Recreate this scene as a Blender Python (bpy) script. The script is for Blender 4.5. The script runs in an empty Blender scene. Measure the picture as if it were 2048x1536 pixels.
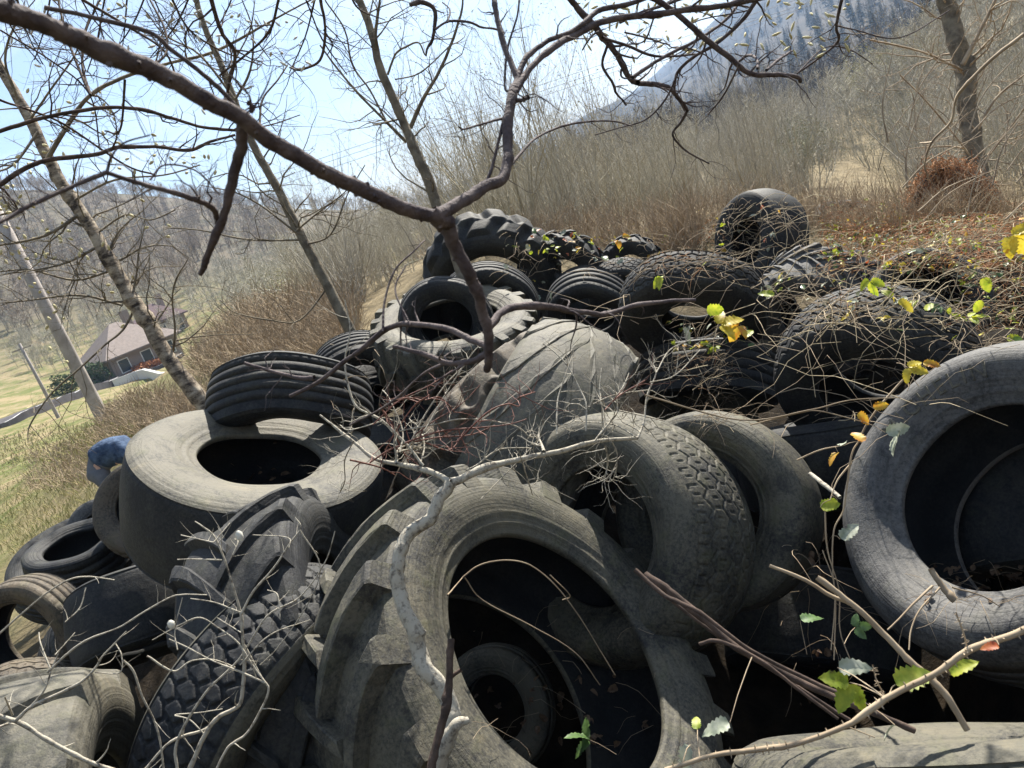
import bpy, math, random
import numpy as np
from mathutils import Matrix, Vector
D = bpy.data
SC = bpy.context.scene
# ------------------------------------------------------------------ camera
F = 1547.0                       # focal length in pixels of the 2048 px wide photograph
ROLL, PITCH = math.radians(20.0), math.radians(14.3)
FW = np.array([0, math.cos(PITCH), -math.sin(PITCH)])
_R0 = np.array([1.0, 0, 0]); _U0 = np.cross(_R0, FW)
CU = _U0*math.cos(ROLL) + _R0*math.sin(ROLL)
CR = _R0*math.cos(ROLL) - _U0*math.sin(ROLL)
def P(x, y, d):                  # a point at depth d (metres) along the line of sight of photo pixel x, y
    return d*(FW + CR*(x-1024)/F + CU*(768-y)/F)
def CV(v):                       # direction given as right, up, towards the viewer -> world
    w = CR*v[0] + CU*v[1] - FW*v[2]
    return w/np.linalg.norm(w)
cam = D.cameras.new("camera"); co = D.objects.new("camera", cam); SC.collection.objects.link(co)
M = Matrix(((CR[0], CU[0], -FW[0], 0), (CR[1], CU[1], -FW[1], 0), (CR[2], CU[2], -FW[2], 0), (0, 0, 0, 1)))
co.matrix_world = M
cam.sensor_width = 36; cam.lens = 36*F/2048; cam.clip_start = 0.05; cam.clip_end = 9000
cam.dof.use_dof = True; cam.dof.focus_distance = 3.6; cam.dof.aperture_fstop = 11
SC.camera = co
# ------------------------------------------------------------------ sky and sun
SUN = CV((-0.04, 0.89, -0.44))
ELEV = math.asin(SUN[2]); AZ = math.atan2(SUN[0], SUN[1])
W = D.worlds.new("World"); SC.world = W; W.use_nodes = True
nt = W.node_tree; nt.nodes.clear()
def nd(nt, t, **k):
    n = nt.nodes.new(t)
    for a, b in k.items():
        if a in n.inputs: n.inputs[a].default_value = b
        else: setattr(n, a, b)
    return n
sky = nd(nt, 'ShaderNodeTexSky', sky_type='NISHITA', sun_disc=False, sun_elevation=ELEV, sun_rotation=AZ,
         air_density=1.0, dust_density=1.2, ozone_density=1.0)
tc = nd(nt, 'ShaderNodeTexCoord')
mp = nd(nt, 'ShaderNodeMapping'); mp.inputs['Rotation'].default_value = (0.2, 0.35, 0.9); mp.inputs['Scale'].default_value = (1.2, 5.5, 7.0)
nz = nd(nt, 'ShaderNodeTexNoise', Scale=1.3, Detail=7.0, Roughness=0.62, Distortion=0.5)
rp = nd(nt, 'ShaderNodeValToRGB'); rp.color_ramp.elements[0].position = 0.44; rp.color_ramp.elements[1].position = 0.66
rp.color_ramp.elements[1].color = (0.85, 0.85, 0.85, 1)
mx = nd(nt, 'ShaderNodeMixRGB'); mx.inputs[2].default_value = (8.0, 8.6, 9.2, 1)
bg = nd(nt, 'ShaderNodeBackground', Strength=0.05); wo = nd(nt, 'ShaderNodeOutputWorld')
L = nt.links.new
L(tc.outputs['Generated'], mp.inputs[0]); L(mp.outputs[0], nz.inputs['Vector']); L(nz.outputs['Fac'], rp.inputs[0])
L(rp.outputs[0], mx.inputs[0]); L(sky.outputs[0], mx.inputs[1]); L(mx.outputs[0], bg.inputs[0]); L(bg.outputs[0], wo.inputs[0])
sl = D.lights.new("sun", 'SUN'); sl.energy = 5.0; sl.angle = math.radians(0.53); sl.color = (1.0, 0.94, 0.84)
so = D.objects.new("sun", sl); SC.collection.objects.link(so)
so.rotation_euler = Vector(SUN).to_track_quat('Z', 'Y').to_euler()
SC.view_settings.view_transform = 'Standard'; SC.view_settings.look = 'None'; SC.view_settings.gamma = 1
SC.view_settings.exposure = 1.72
SC.cycles.max_bounces = 6; SC.cycles.diffuse_bounces = 3; SC.cycles.glossy_bounces = 2; SC.cycles.transmission_bounces = 3
SC.cycles.volume_bounces = 0; SC.cycles.use_denoising = True; SC.cycles.transparent_max_bounces = 6
rnd = random.Random(7); rng = np.random.default_rng(7)
# ------------------------------------------------------------------ helpers
def mesh(name, V, Fc, mat=None, smooth=True, mats=None, mi=None):
    """V (n,3), Fc: (m,4) or (m,3) array or list of such arrays"""
    V = np.asarray(V, np.float32)
    if not isinstance(Fc, list): Fc = [Fc]
    Fc = [np.asarray(f, np.int32) for f in Fc if len(f)]
    me = D.meshes.new(name)
    me.vertices.add(len(V)); me.vertices.foreach_set('co', V.ravel())
    loops = np.concatenate([f.ravel() for f in Fc]); tot = np.concatenate([np.full(len(f), f.shape[1], np.int32) for f in Fc])
    st = np.concatenate([[0], np.cumsum(tot)[:-1]]).astype(np.int32)
    me.loops.add(len(loops)); me.loops.foreach_set('vertex_index', loops)
    me.polygons.add(len(tot)); me.polygons.foreach_set('loop_start', st); me.polygons.foreach_set('loop_total', tot)
    for m in (mats or ([mat] if mat else [])): me.materials.append(m)
    if mi is not None: me.polygons.foreach_set('material_index', np.asarray(mi, np.int32))
    me.polygons.foreach_set('use_smooth', np.full(len(tot), smooth, bool))
    me.update(calc_edges=True); me.validate()
    return me
def obj(name, me, parent=None, label=None, cat=None, group=None, kind=None, mw=None):
    o = D.objects.new(name, me); SC.collection.objects.link(o)
    if mw is not None: o.matrix_world = mw
    if parent: o.parent = parent
    for k, v in (('label', label), ('category', cat), ('group', group), ('kind', kind)):
        if v: o[k] = v
    return o
def mat(name, col=(0.5, 0.5, 0.5), rough=0.8, spec=0.3, **k):
    m = D.materials.new(name); m.use_nodes = True
    b = m.node_tree.nodes['Principled BSDF']
    b.inputs['Base Color'].default_value = (*col, 1); b.inputs['Roughness'].default_value = rough
    b.inputs['Specular IOR Level'].default_value = spec
    return m, m.node_tree, b
def noisy(name, c1, c2, scale=4.0, detail=5.0, rough=0.85, bump=0.3, bscale=40.0, spec=0.2, coord='Object', stretch=(1, 1, 1), lo=0.35, hi=0.65, bd=0.01):
    m, t, b = mat(name, c1, rough, spec)
    tcn = nd(t, 'ShaderNodeTexCoord'); mpn = nd(t, 'ShaderNodeMapping'); mpn.inputs['Scale'].default_value = stretch
    n = nd(t, 'ShaderNodeTexNoise', Scale=scale, Detail=detail, Roughness=0.6)
    r = nd(t, 'ShaderNodeValToRGB'); e = r.color_ramp.elements
    e[0].position = lo; e[1].position = hi; e[0].color = (*c1, 1); e[1].color = (*c2, 1)
    t.links.new(tcn.outputs[coord], mpn.inputs[0]); t.links.new(mpn.outputs[0], n.inputs['Vector'])
    t.links.new(n.outputs['Fac'], r.inputs[0]); t.links.new(r.outputs[0], b.inputs['Base Color'])
    if bump:
        n2 = nd(t, 'ShaderNodeTexNoise', Scale=bscale, Detail=4.0); bp = nd(t, 'ShaderNodeBump', Strength=bump, Distance=bd)
        t.links.new(mpn.outputs[0], n2.inputs['Vector']); t.links.new(n2.outputs['Fac'], bp.inputs['Height']); t.links.new(bp.outputs[0], b.inputs['Normal'])
    return m
# ------------------------------------------------------------------ rubber
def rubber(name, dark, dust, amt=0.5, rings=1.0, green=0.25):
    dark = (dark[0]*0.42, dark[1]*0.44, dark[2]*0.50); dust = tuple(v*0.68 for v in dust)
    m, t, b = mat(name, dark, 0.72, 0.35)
    lk = t.links.new
    tcn = nd(t, 'ShaderNodeTexCoord')
    n1 = nd(t, 'ShaderNodeTexNoise', Scale=2.6, Detail=6.0, Roughness=0.65)
    n2 = nd(t, 'ShaderNodeTexNoise', Scale=70.0, Detail=3.0, Roughness=0.7)
    n3 = nd(t, 'ShaderNodeTexNoise', Scale=9.0, Detail=5.0, Roughness=0.7)
    for n in (n1, n2, n3): lk(tcn.outputs['Object'], n.inputs['Vector'])
    a = nd(t, 'ShaderNodeMath', operation='MULTIPLY_ADD'); a.inputs[1].default_value = 0.55; lk(n1.outputs['Fac'], a.inputs[0])
    a2 = nd(t, 'ShaderNodeMath', operation='MULTIPLY'); a2.inputs[1].default_value = 0.45; lk(n2.outputs['Fac'], a2.inputs[0]); lk(a2.outputs[0], a.inputs[2])
    r = nd(t, 'ShaderNodeMapRange'); r.inputs['From Min'].default_value = 0.60-amt*0.4; r.inputs['From Max'].default_value = 0.78-amt*0.4; lk(a.outputs[0], r.inputs['Value'])
    mixc = nd(t, 'ShaderNodeMixRGB'); mixc.inputs[1].default_value = (*dark, 1); mixc.inputs[2].default_value = (*dust, 1); lk(r.outputs[0], mixc.inputs[0])
    # dried mud splashes, water stains and fine cracks
    n5 = nd(t, 'ShaderNodeTexNoise', Scale=5.0, Detail=8.0, Roughness=0.75, Distortion=0.8); lk(tcn.outputs['Object'], n5.inputs['Vector'])
    m5 = nd(t, 'ShaderNodeMapRange'); m5.inputs['From Min'].default_value = 0.56; m5.inputs['From Max'].default_value = 0.66; m5.inputs['To Max'].default_value = 0.55*amt+0.1; lk(n5.outputs['Fac'], m5.inputs['Value'])
    mixm = nd(t, 'ShaderNodeMixRGB'); mixm.inputs[2].default_value = (dust[0]*1.75, dust[1]*1.62, dust[2]*1.4, 1); lk(m5.outputs[0], mixm.inputs[0]); lk(mixc.outputs[0], mixm.inputs[1])
    m6 = nd(t, 'ShaderNodeMapRange'); m6.inputs['From Min'].default_value = 0.47; m6.inputs['From Max'].default_value = 0.36; m6.inputs['To Max'].default_value = 0.7; lk(n5.outputs['Fac'], m6.inputs['Value'])
    mixd = nd(t, 'ShaderNodeMixRGB'); mixd.inputs[2].default_value = (dark[0]*0.8, dark[1]*0.8, dark[2]*0.8, 1); lk(m6.outputs[0], mixd.inputs[0]); lk(mixm.outputs[0], mixd.inputs[1])
    mixg = nd(t, 'ShaderNodeMixRGB'); mixg.inputs[2].default_value = (0.075, 0.08, 0.030, 1)
    rg = nd(t, 'ShaderNodeMapRange'); rg.inputs['From Min'].default_value = 0.52; rg.inputs['From Max'].default_value = 0.68; rg.inputs['To Max'].default_value = green; lk(n3.outputs['Fac'], rg.inputs['Value']); lk(rg.outputs[0], mixg.inputs[0]); lk(mixd.outputs[0], mixg.inputs[1])
    lk(mixg.outputs[0], b.inputs['Base Color'])
    # fine moulding rings and grit
    sx = nd(t, 'ShaderNodeSeparateXYZ'); lk(tcn.outputs['Object'], sx.inputs[0])
    x2 = nd(t, 'ShaderNodeMath', operation='MULTIPLY'); lk(sx.outputs[0], x2.inputs[0]); lk(sx.outputs[0], x2.inputs[1])
    y2 = nd(t, 'ShaderNodeMath', operation='MULTIPLY_ADD'); lk(sx.outputs[1], y2.inputs[0]); lk(sx.outputs[1], y2.inputs[1]); lk(x2.outputs[0], y2.inputs[2])
    rr = nd(t, 'ShaderNodeMath', operation='SQRT'); lk(y2.outputs[0], rr.inputs[0])
    ws = nd(t, 'ShaderNodeTexNoise', Scale=90.0, Detail=3.0, noise_dimensions='1D'); lk(rr.outputs[0], ws.inputs['W'])
    b1 = nd(t, 'ShaderNodeBump', Strength=0.35*rings, Distance=0.006); lk(ws.outputs['Fac'], b1.inputs['Height'])
    n4 = nd(t, 'ShaderNodeTexNoise', Scale=160.0, Detail=4.0, Roughness=0.7); lk(tcn.outputs['Object'], n4.inputs['Vector'])
    b2 = nd(t, 'ShaderNodeBump', Strength=0.45, Distance=0.004); lk(n4.outputs['Fac'], b2.inputs['Height']); lk(b1.outputs[0], b2.inputs['Normal'])
    b3 = nd(t, 'ShaderNodeBump', Strength=0.35, Distance=0.02); lk(n3.outputs['Fac'], b3.inputs['Height']); lk(b2.outputs[0], b3.inputs['Normal'])
    lk(b3.outputs[0], b.inputs['Normal'])
    return m
RB = {
 'dusty': rubber('dusty_rubber', (0.030, 0.031, 0.031), (0.142, 0.131, 0.096), 0.58, 1.0, 0.35),
 'pale': rubber('pale_rubber', (0.055, 0.055, 0.050), (0.165, 0.153, 0.118), 0.68, 1.0, 0.3),
 'grey': rubber('grey_rubber', (0.050, 0.051, 0.053), (0.145, 0.142, 0.136), 0.6, 1.0, 0.12),
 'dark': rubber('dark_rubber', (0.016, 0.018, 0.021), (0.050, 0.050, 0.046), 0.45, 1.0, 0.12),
 'brown': rubber('brown_rubber', (0.034, 0.030, 0.026), (0.145, 0.116, 0.080), 0.6),
}
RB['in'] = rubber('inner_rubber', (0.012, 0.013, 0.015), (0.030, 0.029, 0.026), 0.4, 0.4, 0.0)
# ------------------------------------------------------------------ circle from ellipse
def circle_pose(cx, cy, a, b, ang, R, hint):
    th = math.radians(ang); c, s = math.cos(th), math.sin(th)
    T = np.array([[c, s, -(c*cx+s*cy)], [-s, c, -(-s*cx+c*cy)], [0, 0, 1]])
    C = T.T @ np.diag([1/a**2, 1/b**2, -1]) @ T
    Mx = np.array([[F, 0, -1024], [0, -F, -768], [0, 0, -1.0]])
    Q = Mx.T @ C @ Mx
    w, V = np.linalg.eigh(Q)
    if np.sum(w > 0) == 1: Q = -Q; w, V = np.linalg.eigh(Q)
    l3, l2, l1 = w; v3, v2, v1 = V[:, 0], V[:, 1], V[:, 2]
    best = None; h = np.array(hint, float); h /= np.linalg.norm(h)
    A, B = math.sqrt(max(0, (l1-l2)/(l1-l3))), math.sqrt(max(0, (l2-l3)/(l1-l3)))
    for sa in (1, -1):
        for sb in (1, -1):
            n = sa*A*v1 + sb*B*v3
            cc = np.linalg.solve(Q, n)
            u = np.cross(n, [0.3, 0.5, 0.8]); u /= np.linalg.norm(u)
            k = R/math.sqrt(-(cc@Q@cc)/(u@Q@u)); cc = cc*k
            if cc[2] > 0: cc = -cc
            if best is None or n@h > best[0]: best = (n@h, n, cc)
    _, n, cc = best
    return CR*cc[0]+CU*cc[1]-FW*cc[2], CR*n[0]+CU*n[1]-FW*n[2], -cc[2]
# ------------------------------------------------------------------ tyres
def revolve(prof, n, dfm, close=True):
    prof = np.array(prof); k = len(prof); th = np.arange(n)*2*math.pi/n
    r = np.repeat(prof[None, :, 0], n, 0); z = np.repeat(prof[None, :, 1], n, 0); t = np.repeat(th[:, None], k, 1)
    return grid(t, r, z, dfm)
def grid(t, r, z, dfm):
    n, k = r.shape
    r, z = dfm(t, r, z)
    V = np.stack([r*np.cos(t), r*np.sin(t), z], -1).reshape(-1, 3)
    i = np.arange(n)[:, None]; j = np.arange(k-1)[None, :]; i2 = (i+1) % n
    Fq = np.stack([i*k+j, i2*k+j, i2*k+j+1, i*k+j+1], -1).reshape(-1, 4)
    return V, Fq
def tri(x): return 2*np.abs(2*(x-np.floor(x+0.5)))-1
def smooth(x, a, b): 
    t = np.clip((x-a)/(b-a), 0, 1); return t*t*(3-2*t)
TY = {}
def tyre(key, label, ell, R, hint, Wd=0.3, hole=0.56, tread='rib', m='dusty', mt=None, crown=0.02, bul=0.07, seg=160, spin=0.0,
         N=20, lh=0.045, sweep=0.5, oval=0.02, ng=4, wear=0.5, gd=0.010, letters=None, name='tyre'):
    c, n, z = circle_pose(*ell, R, hint)
    TY[key] = (c, n, R, Wd)
    zx = Vector(n); xx = zx.orthogonal().normalized()
    up = Vector(CU); xx = (up - up.dot(zx)*zx).normalized(); yy = zx.cross(xx)   # local x = image-up in the face plane
    mw = Matrix.Translation(Vector(c)) @ Matrix((xx, yy, zx)).transposed().to_4x4()
    e = D.objects.new(name, None); SC.collection.objects.link(e); e.matrix_world = mw; e.empty_display_size = 0.1
    e['label'] = label; e['category'] = 'tyre'; e['group'] = 'old tyres dumped in a heap'
    ph = rnd.uniform(0, 6.28); ph2 = rnd.uniform(0, 6.28)
    def dfm(t, r, zz):
        k = 1 + oval*np.cos(2*(t-ph)) + 0.35*oval*np.cos(3*(t-ph2))
        return r*k, zz + 0.010*np.sin(2*t+ph2)*(r/R) + 0.004*np.sin(5*t+ph)
    def crr(zz): u = np.clip(-zz/Wd, 0, 1); return R + crown*(1-(2*u-1)**2)
    Ri = R*hole; mm = RB[m]; mtt = RB[mt or m]
    # sidewalls
    S = []; ns = 34
    for i in range(ns+1):
        s = i/ns; r = R + (Ri-R)*s
        zz = bul*R*(math.sin(math.pi*min(1, s*1.02)**0.8)) - 0.03*R*s
        for (s0, w, h) in ((0.10, 0.016, 0.0035), (0.19, 0.012, 0.003), (0.24, 0.010, 0.002), (0.70, 0.02, 0.003), (0.86, 0.02, 0.006)):
            zz += h*math.exp(-((s-s0)/w)**2)
        S.append((r, zz))
    zb = S[-1][1]
    S += [(Ri-0.006, zb-0.006), (Ri-0.008, zb-0.018), (Ri-0.002, zb-0.032)]
    front = S; back = [(r, -Wd-zz) for r, zz in S][::-1]
    V, Q = revolve(front[::-1], seg, dfm); obj('sidewall', mesh('sidewall', V, Q[:, ::-1], mm), e)
    V, Q = revolve([(r, -Wd-zz) for r, zz in S], seg, dfm); obj('sidewall', mesh('sidewall', V, Q[:, ::-1], mm), e)
    zi = zb-0.032; t0 = 0.028
    inner = []
    for i in range(13):
        q = i/12; a = math.pi*q
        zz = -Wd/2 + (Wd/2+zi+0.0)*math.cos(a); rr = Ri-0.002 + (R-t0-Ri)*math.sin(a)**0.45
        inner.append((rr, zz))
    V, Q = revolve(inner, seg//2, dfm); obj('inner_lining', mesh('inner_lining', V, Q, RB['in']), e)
    # tread
    if tread in ('rib', 'zig', 'block', 'worn', 'smooth', 'chev'):
        nT = 720 if tread in ('zig', 'block', 'chev') else 360
        if tread == 'rib':
            us = [0]; gw = 0.012/Wd
            for g in range(ng):
                u0 = (g+0.9)/(ng+0.8); us += [u0-gw/2-.002, u0-gw/2+.004, u0+gw/2-.004, u0+gw/2+.002]
            us = np.array(sorted(us + [0.015, 0.03, 0.985, 1.0, .5]))
        else: us = np.linspace(0, 1, 97 if tread in ('zig', 'block', 'chev') else 60)
        th = np.arange(nT)*2*math.pi/nT
        T, U = np.meshgrid(th, us, indexing='ij'); dep = np.zeros_like(T)
        c1 = 2*math.pi*R
        if tread == 'rib':
            for g in range(ng):
                u0 = (g+0.9)/(ng+0.8); dep += gd*(np.abs(U-u0) < gw/2)
            nk = int(c1/0.05)
            dep += 0.006*((np.minimum(U, 1-U) < 0.04) & ((T*nk/(2*math.pi)) % 1 < 0.25))
        if tread == 'chev':
            nz_ = int(c1/0.115); zz_ = tri(T*nz_/(2*math.pi))*0.06
            for g in range(7):
                fr = ((U*7.0 + zz_*7.0*(1 if g < 9 else 1)) % 1); break
            dep += gd*(1-smooth(np.abs(fr-.5), .06, .11)); fr2 = (T*nz_/(2*math.pi)*.5 + .25*np.floor(U*7+zz_*7)) % 1; dep += gd*.8*(np.abs(fr2-.5) < .035); dep = np.minimum(dep, gd)
        if tread in ('zig', 'block'):
            nz_ = int(c1/(0.062 if tread == 'block' else 0.085)); zz_ = tri(T*nz_/(2*math.pi))*0.035
            gw = (0.010 if tread == 'zig' else 0.016)/Wd
            for g in range(ng):
                u0 = (g+0.9)/(ng+0.8)
                d = np.abs(U-u0-zz_*(1 if g % 2 else -1)*(1.0 if tread == 'zig' else 1.5))
                dep += gd*(1-smooth(d, gw*0.4, gw*0.75))
            if tread == 'block':
                for g in range(ng+1):
                    ua = (g-0.1)/(ng+0.8); ub = (g+0.9)/(ng+0.8)
                    fr = (T*nz_/(2*math.pi) + 0.5*(g % 2) + 0.9*(U-ua)) % 1
                    dep += gd*1.2*((U > ua) & (U <= ub))*(1-smooth(np.abs(fr-0.5), 0.07, 0.12))
            else:
                fr = (T*nz_/(2*math.pi)*1.0) % 1
                dep += gd*0.8*(np.minimum(U, 1-U) < 0.05)*(fr < 0.3)
                for g in range(ng+1):
                    fr = (T*nz_/(2*math.pi)*2 + 0.37*g) % 1; u0 = (g+0.4)/(ng+0.8)
                    dep += gd*0.6*(np.abs(U-u0) < 0.035)*(np.abs(fr-0.5) < 0.10)
            dep = np.minimum(dep, gd*1.15)
        if tread == 'worn':
            for sd in (0, 1):
                uu = U if sd == 0 else 1-U
                fr = ((T+0.0)*N/(2*math.pi) + 0.5*sd + sweep*uu) % 1
                h = smooth(np.abs(fr-0.5), 0.5, 0.18)*smooth(uu, 0.62, 0.42)
                dep -= lh*h
        dep += 0.002*np.sin(T*7+ph)*np.sin(U*9)
        sh = smooth(np.minimum(U, 1-U), 0.0, 0.05)
        Rr = crr(-U*Wd) - dep*(sh if tread != 'worn' else 1) - 0.008*(1-sh)
        if tread == 'worn': Rr = crr(-U*Wd) - dep*smooth(np.minimum(U, 1-U), -0.01, 0.06)
        if wear: Rr += wear*0.004*np.sin(3*T+ph)*np.sin(4*U+ph2)
        Rr[:, 0] = R; Rr[:, -1] = R
        V, Q = grid(T, Rr, -U*Wd, dfm)
        obj('tread', mesh('tread', V, Q[:, ::-1], mtt), e)
    else:                                         # tractor lugs
        us = np.linspace(0, 1, 15); th = np.arange(seg)*2*math.pi/seg
        T, U = np.meshgrid(th, us, indexing='ij')
        V, Q = grid(T, crr(-U*Wd), -U*Wd, dfm)
        Vs = [V]; Fs = [Q[:, ::-1]]; off = len(V)
        for sd in (0, 1):
            for k in range(N):
                base = (k+0.5*sd)*2*math.pi/N; jit = rnd.uniform(-0.012, 0.012); lw = rnd.uniform(0.9, 1.1)*0.36*2*math.pi/N
                st = []
                hh = lh*rnd.uniform(0.82, 1.08)
                for q in np.linspace(0, 1, 7):
                    u = 0.54 - 0.55*q
                    uu = u if sd == 0 else 1-u
                    th0 = base + jit + sweep*2*math.pi/N*1.2*(1-q)**1.25
                    w = lw*(0.62+0.38*q)
                    rb = float(crr(np.array(-max(0, min(1, uu))*Wd)))
                    st.append((th0, w, rb-0.02, rb+hh*(0.75+0.25*q), -uu*Wd, -uu*Wd))
                zo = 0.012+bul*R*0.5
                th0 = base+jit; 
                za, zc = (zo*0.9, zo+0.012) if sd == 0 else (-Wd-zo*0.9, -Wd-zo-0.012)
                st.append((th0-0.004, lw*1.04, R-0.07*R, R+hh*0.8, za, za*0.6 if sd == 0 else -Wd-(zo*0.9)*0.6))
                rows = []
                for (t_, w, r0, r1, z0, z1) in st:
                    rows.append([(t_-w*0.62, r0, z0), (t_-w*0.46, r1-0.004, z1), (t_-w*0.34, r1, z1), (t_+w*0.34, r1, z1), (t_+w*0.46, r1-0.004, z1), (t_+w*0.62, r0, z0)])
                A = np.array(rows); A[..., 1] += rng.normal(0, 0.0015, A.shape[:2]); A[..., 0] += rng.normal(0, 0.0012, A.shape[:2])
                r_, z_ = dfm(A[..., 0], A[..., 1], A[..., 2])
                V = np.stack([r_*np.cos(A[..., 0]), r_*np.sin(A[..., 0]), z_], -1).reshape(-1, 3)
                nr = len(rows); i = np.arange(nr-1)[:, None]; j = np.arange(5)[None]
                q = np.stack([i*6+j, i*6+j+1, (i+1)*6+j+1, (i+1)*6+j], -1).reshape(-1, 4)
                caps = np.array([[0, 5, 4, 1], [1, 4, 3, 2]]); b0 = (nr-1)*6
                q = np.vstack([q, caps, caps[:, ::-1]+b0])
                if sd == 1: q = q[:, ::-1]
                Vs.append(V); Fs.append(q+off); off += len(V)
        me = mesh('tread', np.vstack(Vs), np.vstack(Fs), mtt, smooth=False)
        nc = len(Q); sm = np.zeros(len(me.polygons), bool); sm[:nc] = True; me.polygons.foreach_set('use_smooth', sm)
        to_ = obj('tread', me, e); bv = to_.modifiers.new('bevel', 'BEVEL'); bv.width = 0.007; bv.segments = 2; bv.limit_method = 'ANGLE'; bv.angle_limit = 0.6
    if letters:
        txt, th0, rl, size = letters
        cu = D.curves.new('lettering', 'FONT'); cu.body = txt; cu.size = size; cu.extrude = 0.0045; cu.align_x = 'CENTER'; cu.space_character = 1.25; cu.resolution_u = 3
        to = D.objects.new('tmp_letters', cu); SC.collection.objects.link(to); dg = bpy.context.evaluated_depsgraph_get()
        me = D.meshes.new_from_object(to.evaluated_get(dg)); D.objects.remove(to); D.curves.remove(cu)
        k = len(me.vertices); A = np.zeros(k*3); me.vertices.foreach_get('co', A); A = A.reshape(-1, 3)
        r = rl + A[:, 1]; t = th0 - A[:, 0]/rl
        sr = np.array([p[0] for p in S][:ns+1][::-1]); sz = np.array([p[1] for p in S][:ns+1][::-1])
        zz = np.interp(r, sr, sz) + A[:, 2] + 0.001
        r, zz = dfm(t, r, zz)
        A = np.stack([r*np.cos(t), r*np.sin(t), zz], -1); me.vertices.foreach_set('co', A.ravel().astype(np.float32)); me.update()
        me.materials.clear(); me.materials.append(RB['pale']); obj('lettering', me, e)
    return e
tyre('front', 'largest tractor tyre at the bottom centre, standing open towards the viewer with chunky lugs', (1108,1358,455,272,55), .78, (.6,.42,.66), .54, .66, 'lug', 'dusty', N=19, lh=.075, sweep=.9, seg=220, crown=.05, bul=.05)
tyre('letter', 'huge grey tyre with raised maker lettering at the right edge', (2045,1003,362,318,-24), .62, (-.4,.45,.8), .44, .6, 'rib', 'grey', seg=240, bul=.13, letters=('MICHELIN',0.70,.452,.085))
tyre('flat', 'big wide tyre lying flat at the left, sidewall up in the sun', (508,920,260,105,3), .62, (0,.9,.4), .44, .5, 'smooth', 'pale', 'dark', seg=200, bul=.06)  # dark tread rubber carries the shade of the side turned from the sun
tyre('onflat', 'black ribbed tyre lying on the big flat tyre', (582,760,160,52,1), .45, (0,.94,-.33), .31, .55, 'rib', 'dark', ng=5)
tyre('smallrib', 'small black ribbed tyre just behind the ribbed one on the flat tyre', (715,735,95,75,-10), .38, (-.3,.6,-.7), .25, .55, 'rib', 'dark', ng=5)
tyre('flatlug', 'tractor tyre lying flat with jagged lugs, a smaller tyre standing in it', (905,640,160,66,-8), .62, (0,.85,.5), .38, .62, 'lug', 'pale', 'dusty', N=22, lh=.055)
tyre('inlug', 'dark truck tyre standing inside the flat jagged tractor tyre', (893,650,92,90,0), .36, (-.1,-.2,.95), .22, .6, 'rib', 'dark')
tyre('behindin', 'dark truck tyre leaning just behind the one that stands in the tractor tyre', (978,628,88,98,90), .42, (.1,-.1,.95), .22, .6, 'rib', 'dark')
tyre('lumps', 'tyre with rounded worn lumps along its tread, left of the large pale tractor tyre', (925,880,265,70,-52), .84, (-.75,.5,-.2), .30, .6, 'worn', 'brown', N=24, lh=.055, sweep=.3, wear=0)
tyre('paleback', 'large pale tractor tyre with worn slanting lugs in the middle of the heap', (984,877,260,34,-66), .79, (-.9,.4,-.1), .58, .6, 'lug', 'pale', N=13, lh=.011, sweep=1.8, crown=.06, seg=200)
tyre('zigzag', 'wide truck tyre with zigzag tread right of centre', (1206,1080,246,190,90), .565, (-.6,.25,.75), .5, .58, 'zig', 'dusty', crown=.045, seg=200, bul=.12, gd=.009, ng=4)
tyre('plain', 'smooth-shouldered tyre right behind the wide zigzag one', (1418,1024,203,186,80), .49, (-.4,.2,.85), .28, .58, 'smooth', 'dusty', bul=.1)
tyre('flatright', 'black tyre lying flat behind the big lettered tyre', (1715,838,250,13,-11), .68, (.1,.99,.05), .4, .6, 'smooth', 'dark')
tyre('peek', 'tyre of which only the pale shoulder peeks out above the lettered tyre', (1885,910,140,120,60), .4, (-.6,.3,.7), .25, .6, 'block', 'pale')
tyre('chevron', 'dark tyre with chunky zigzag tread tangled in bramble stems', (1755,795,205,135,12), .5, (.3,-.4,.85), .38, .56, 'chev', 'dark', crown=.045, gd=.018)
tyre('blocky', 'block-tread tyre half buried between the pale tractor tyre and the chunky dark one', (1405,860,112,95,0), .4, (.4,-.3,.8), .26, .4, 'chev', 'dusty', gd=.012)
tyre('fine', 'black tyre with a finely notched shoulder in the bramble above the pale tractor tyre', (1385,645,150,84,2), .5, (0,-.5,.85), .25, .42, 'zig', 'dark')
tyre('toptyre', 'big upright tyre under dry bramble at the top of the heap', (1492,482,98,62,97), .5, (-.75,-.05,.6), .42, .5, 'smooth', 'dark', crown=.04)
tyre('darkright', 'dark ribbed tyre sunk in the leafy bank at the right', (1868,590,122,92,15), .37, (.35,-.45,.8), .3, .6, 'rib', 'dark')
tyre('lugbramble', 'tractor tyre with thin slanting lugs half covered by bramble', (1640,650,140,90,20), .52, (.4,-.5,.7), .35, .6, 'lug', 'grey', N=22, lh=.03, sweep=1.3)
tyre('toplumps', 'rounded lumpy tyre on the left end of the top of the heap', (985,570,125,100,0), .65, (0,-.3,.95), .4, .6, 'worn', 'dark', N=14, lh=.06, bul=.1)
tyre('toplug', 'black tractor tyre with pointed lugs at the top beside the lumpy one', (1125,560,82,78,0), .42, (.1,-.3,.9), .3, .55, 'lug', 'dark', N=14, lh=.05)
tyre('topsmall', 'small black lugged tyre amid yellow leaves at the top of the heap', (1262,540,60,58,0), .34, (-.2,-.2,.9), .25, .55, 'lug', 'dark', N=14, lh=.03)
tyre('midA', 'black tyre sunk behind the crest of the pale tractor tyre', (1180,635,85,60,0), .34, (0,-.3,.9), .25, .6, 'rib', 'dark')
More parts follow.
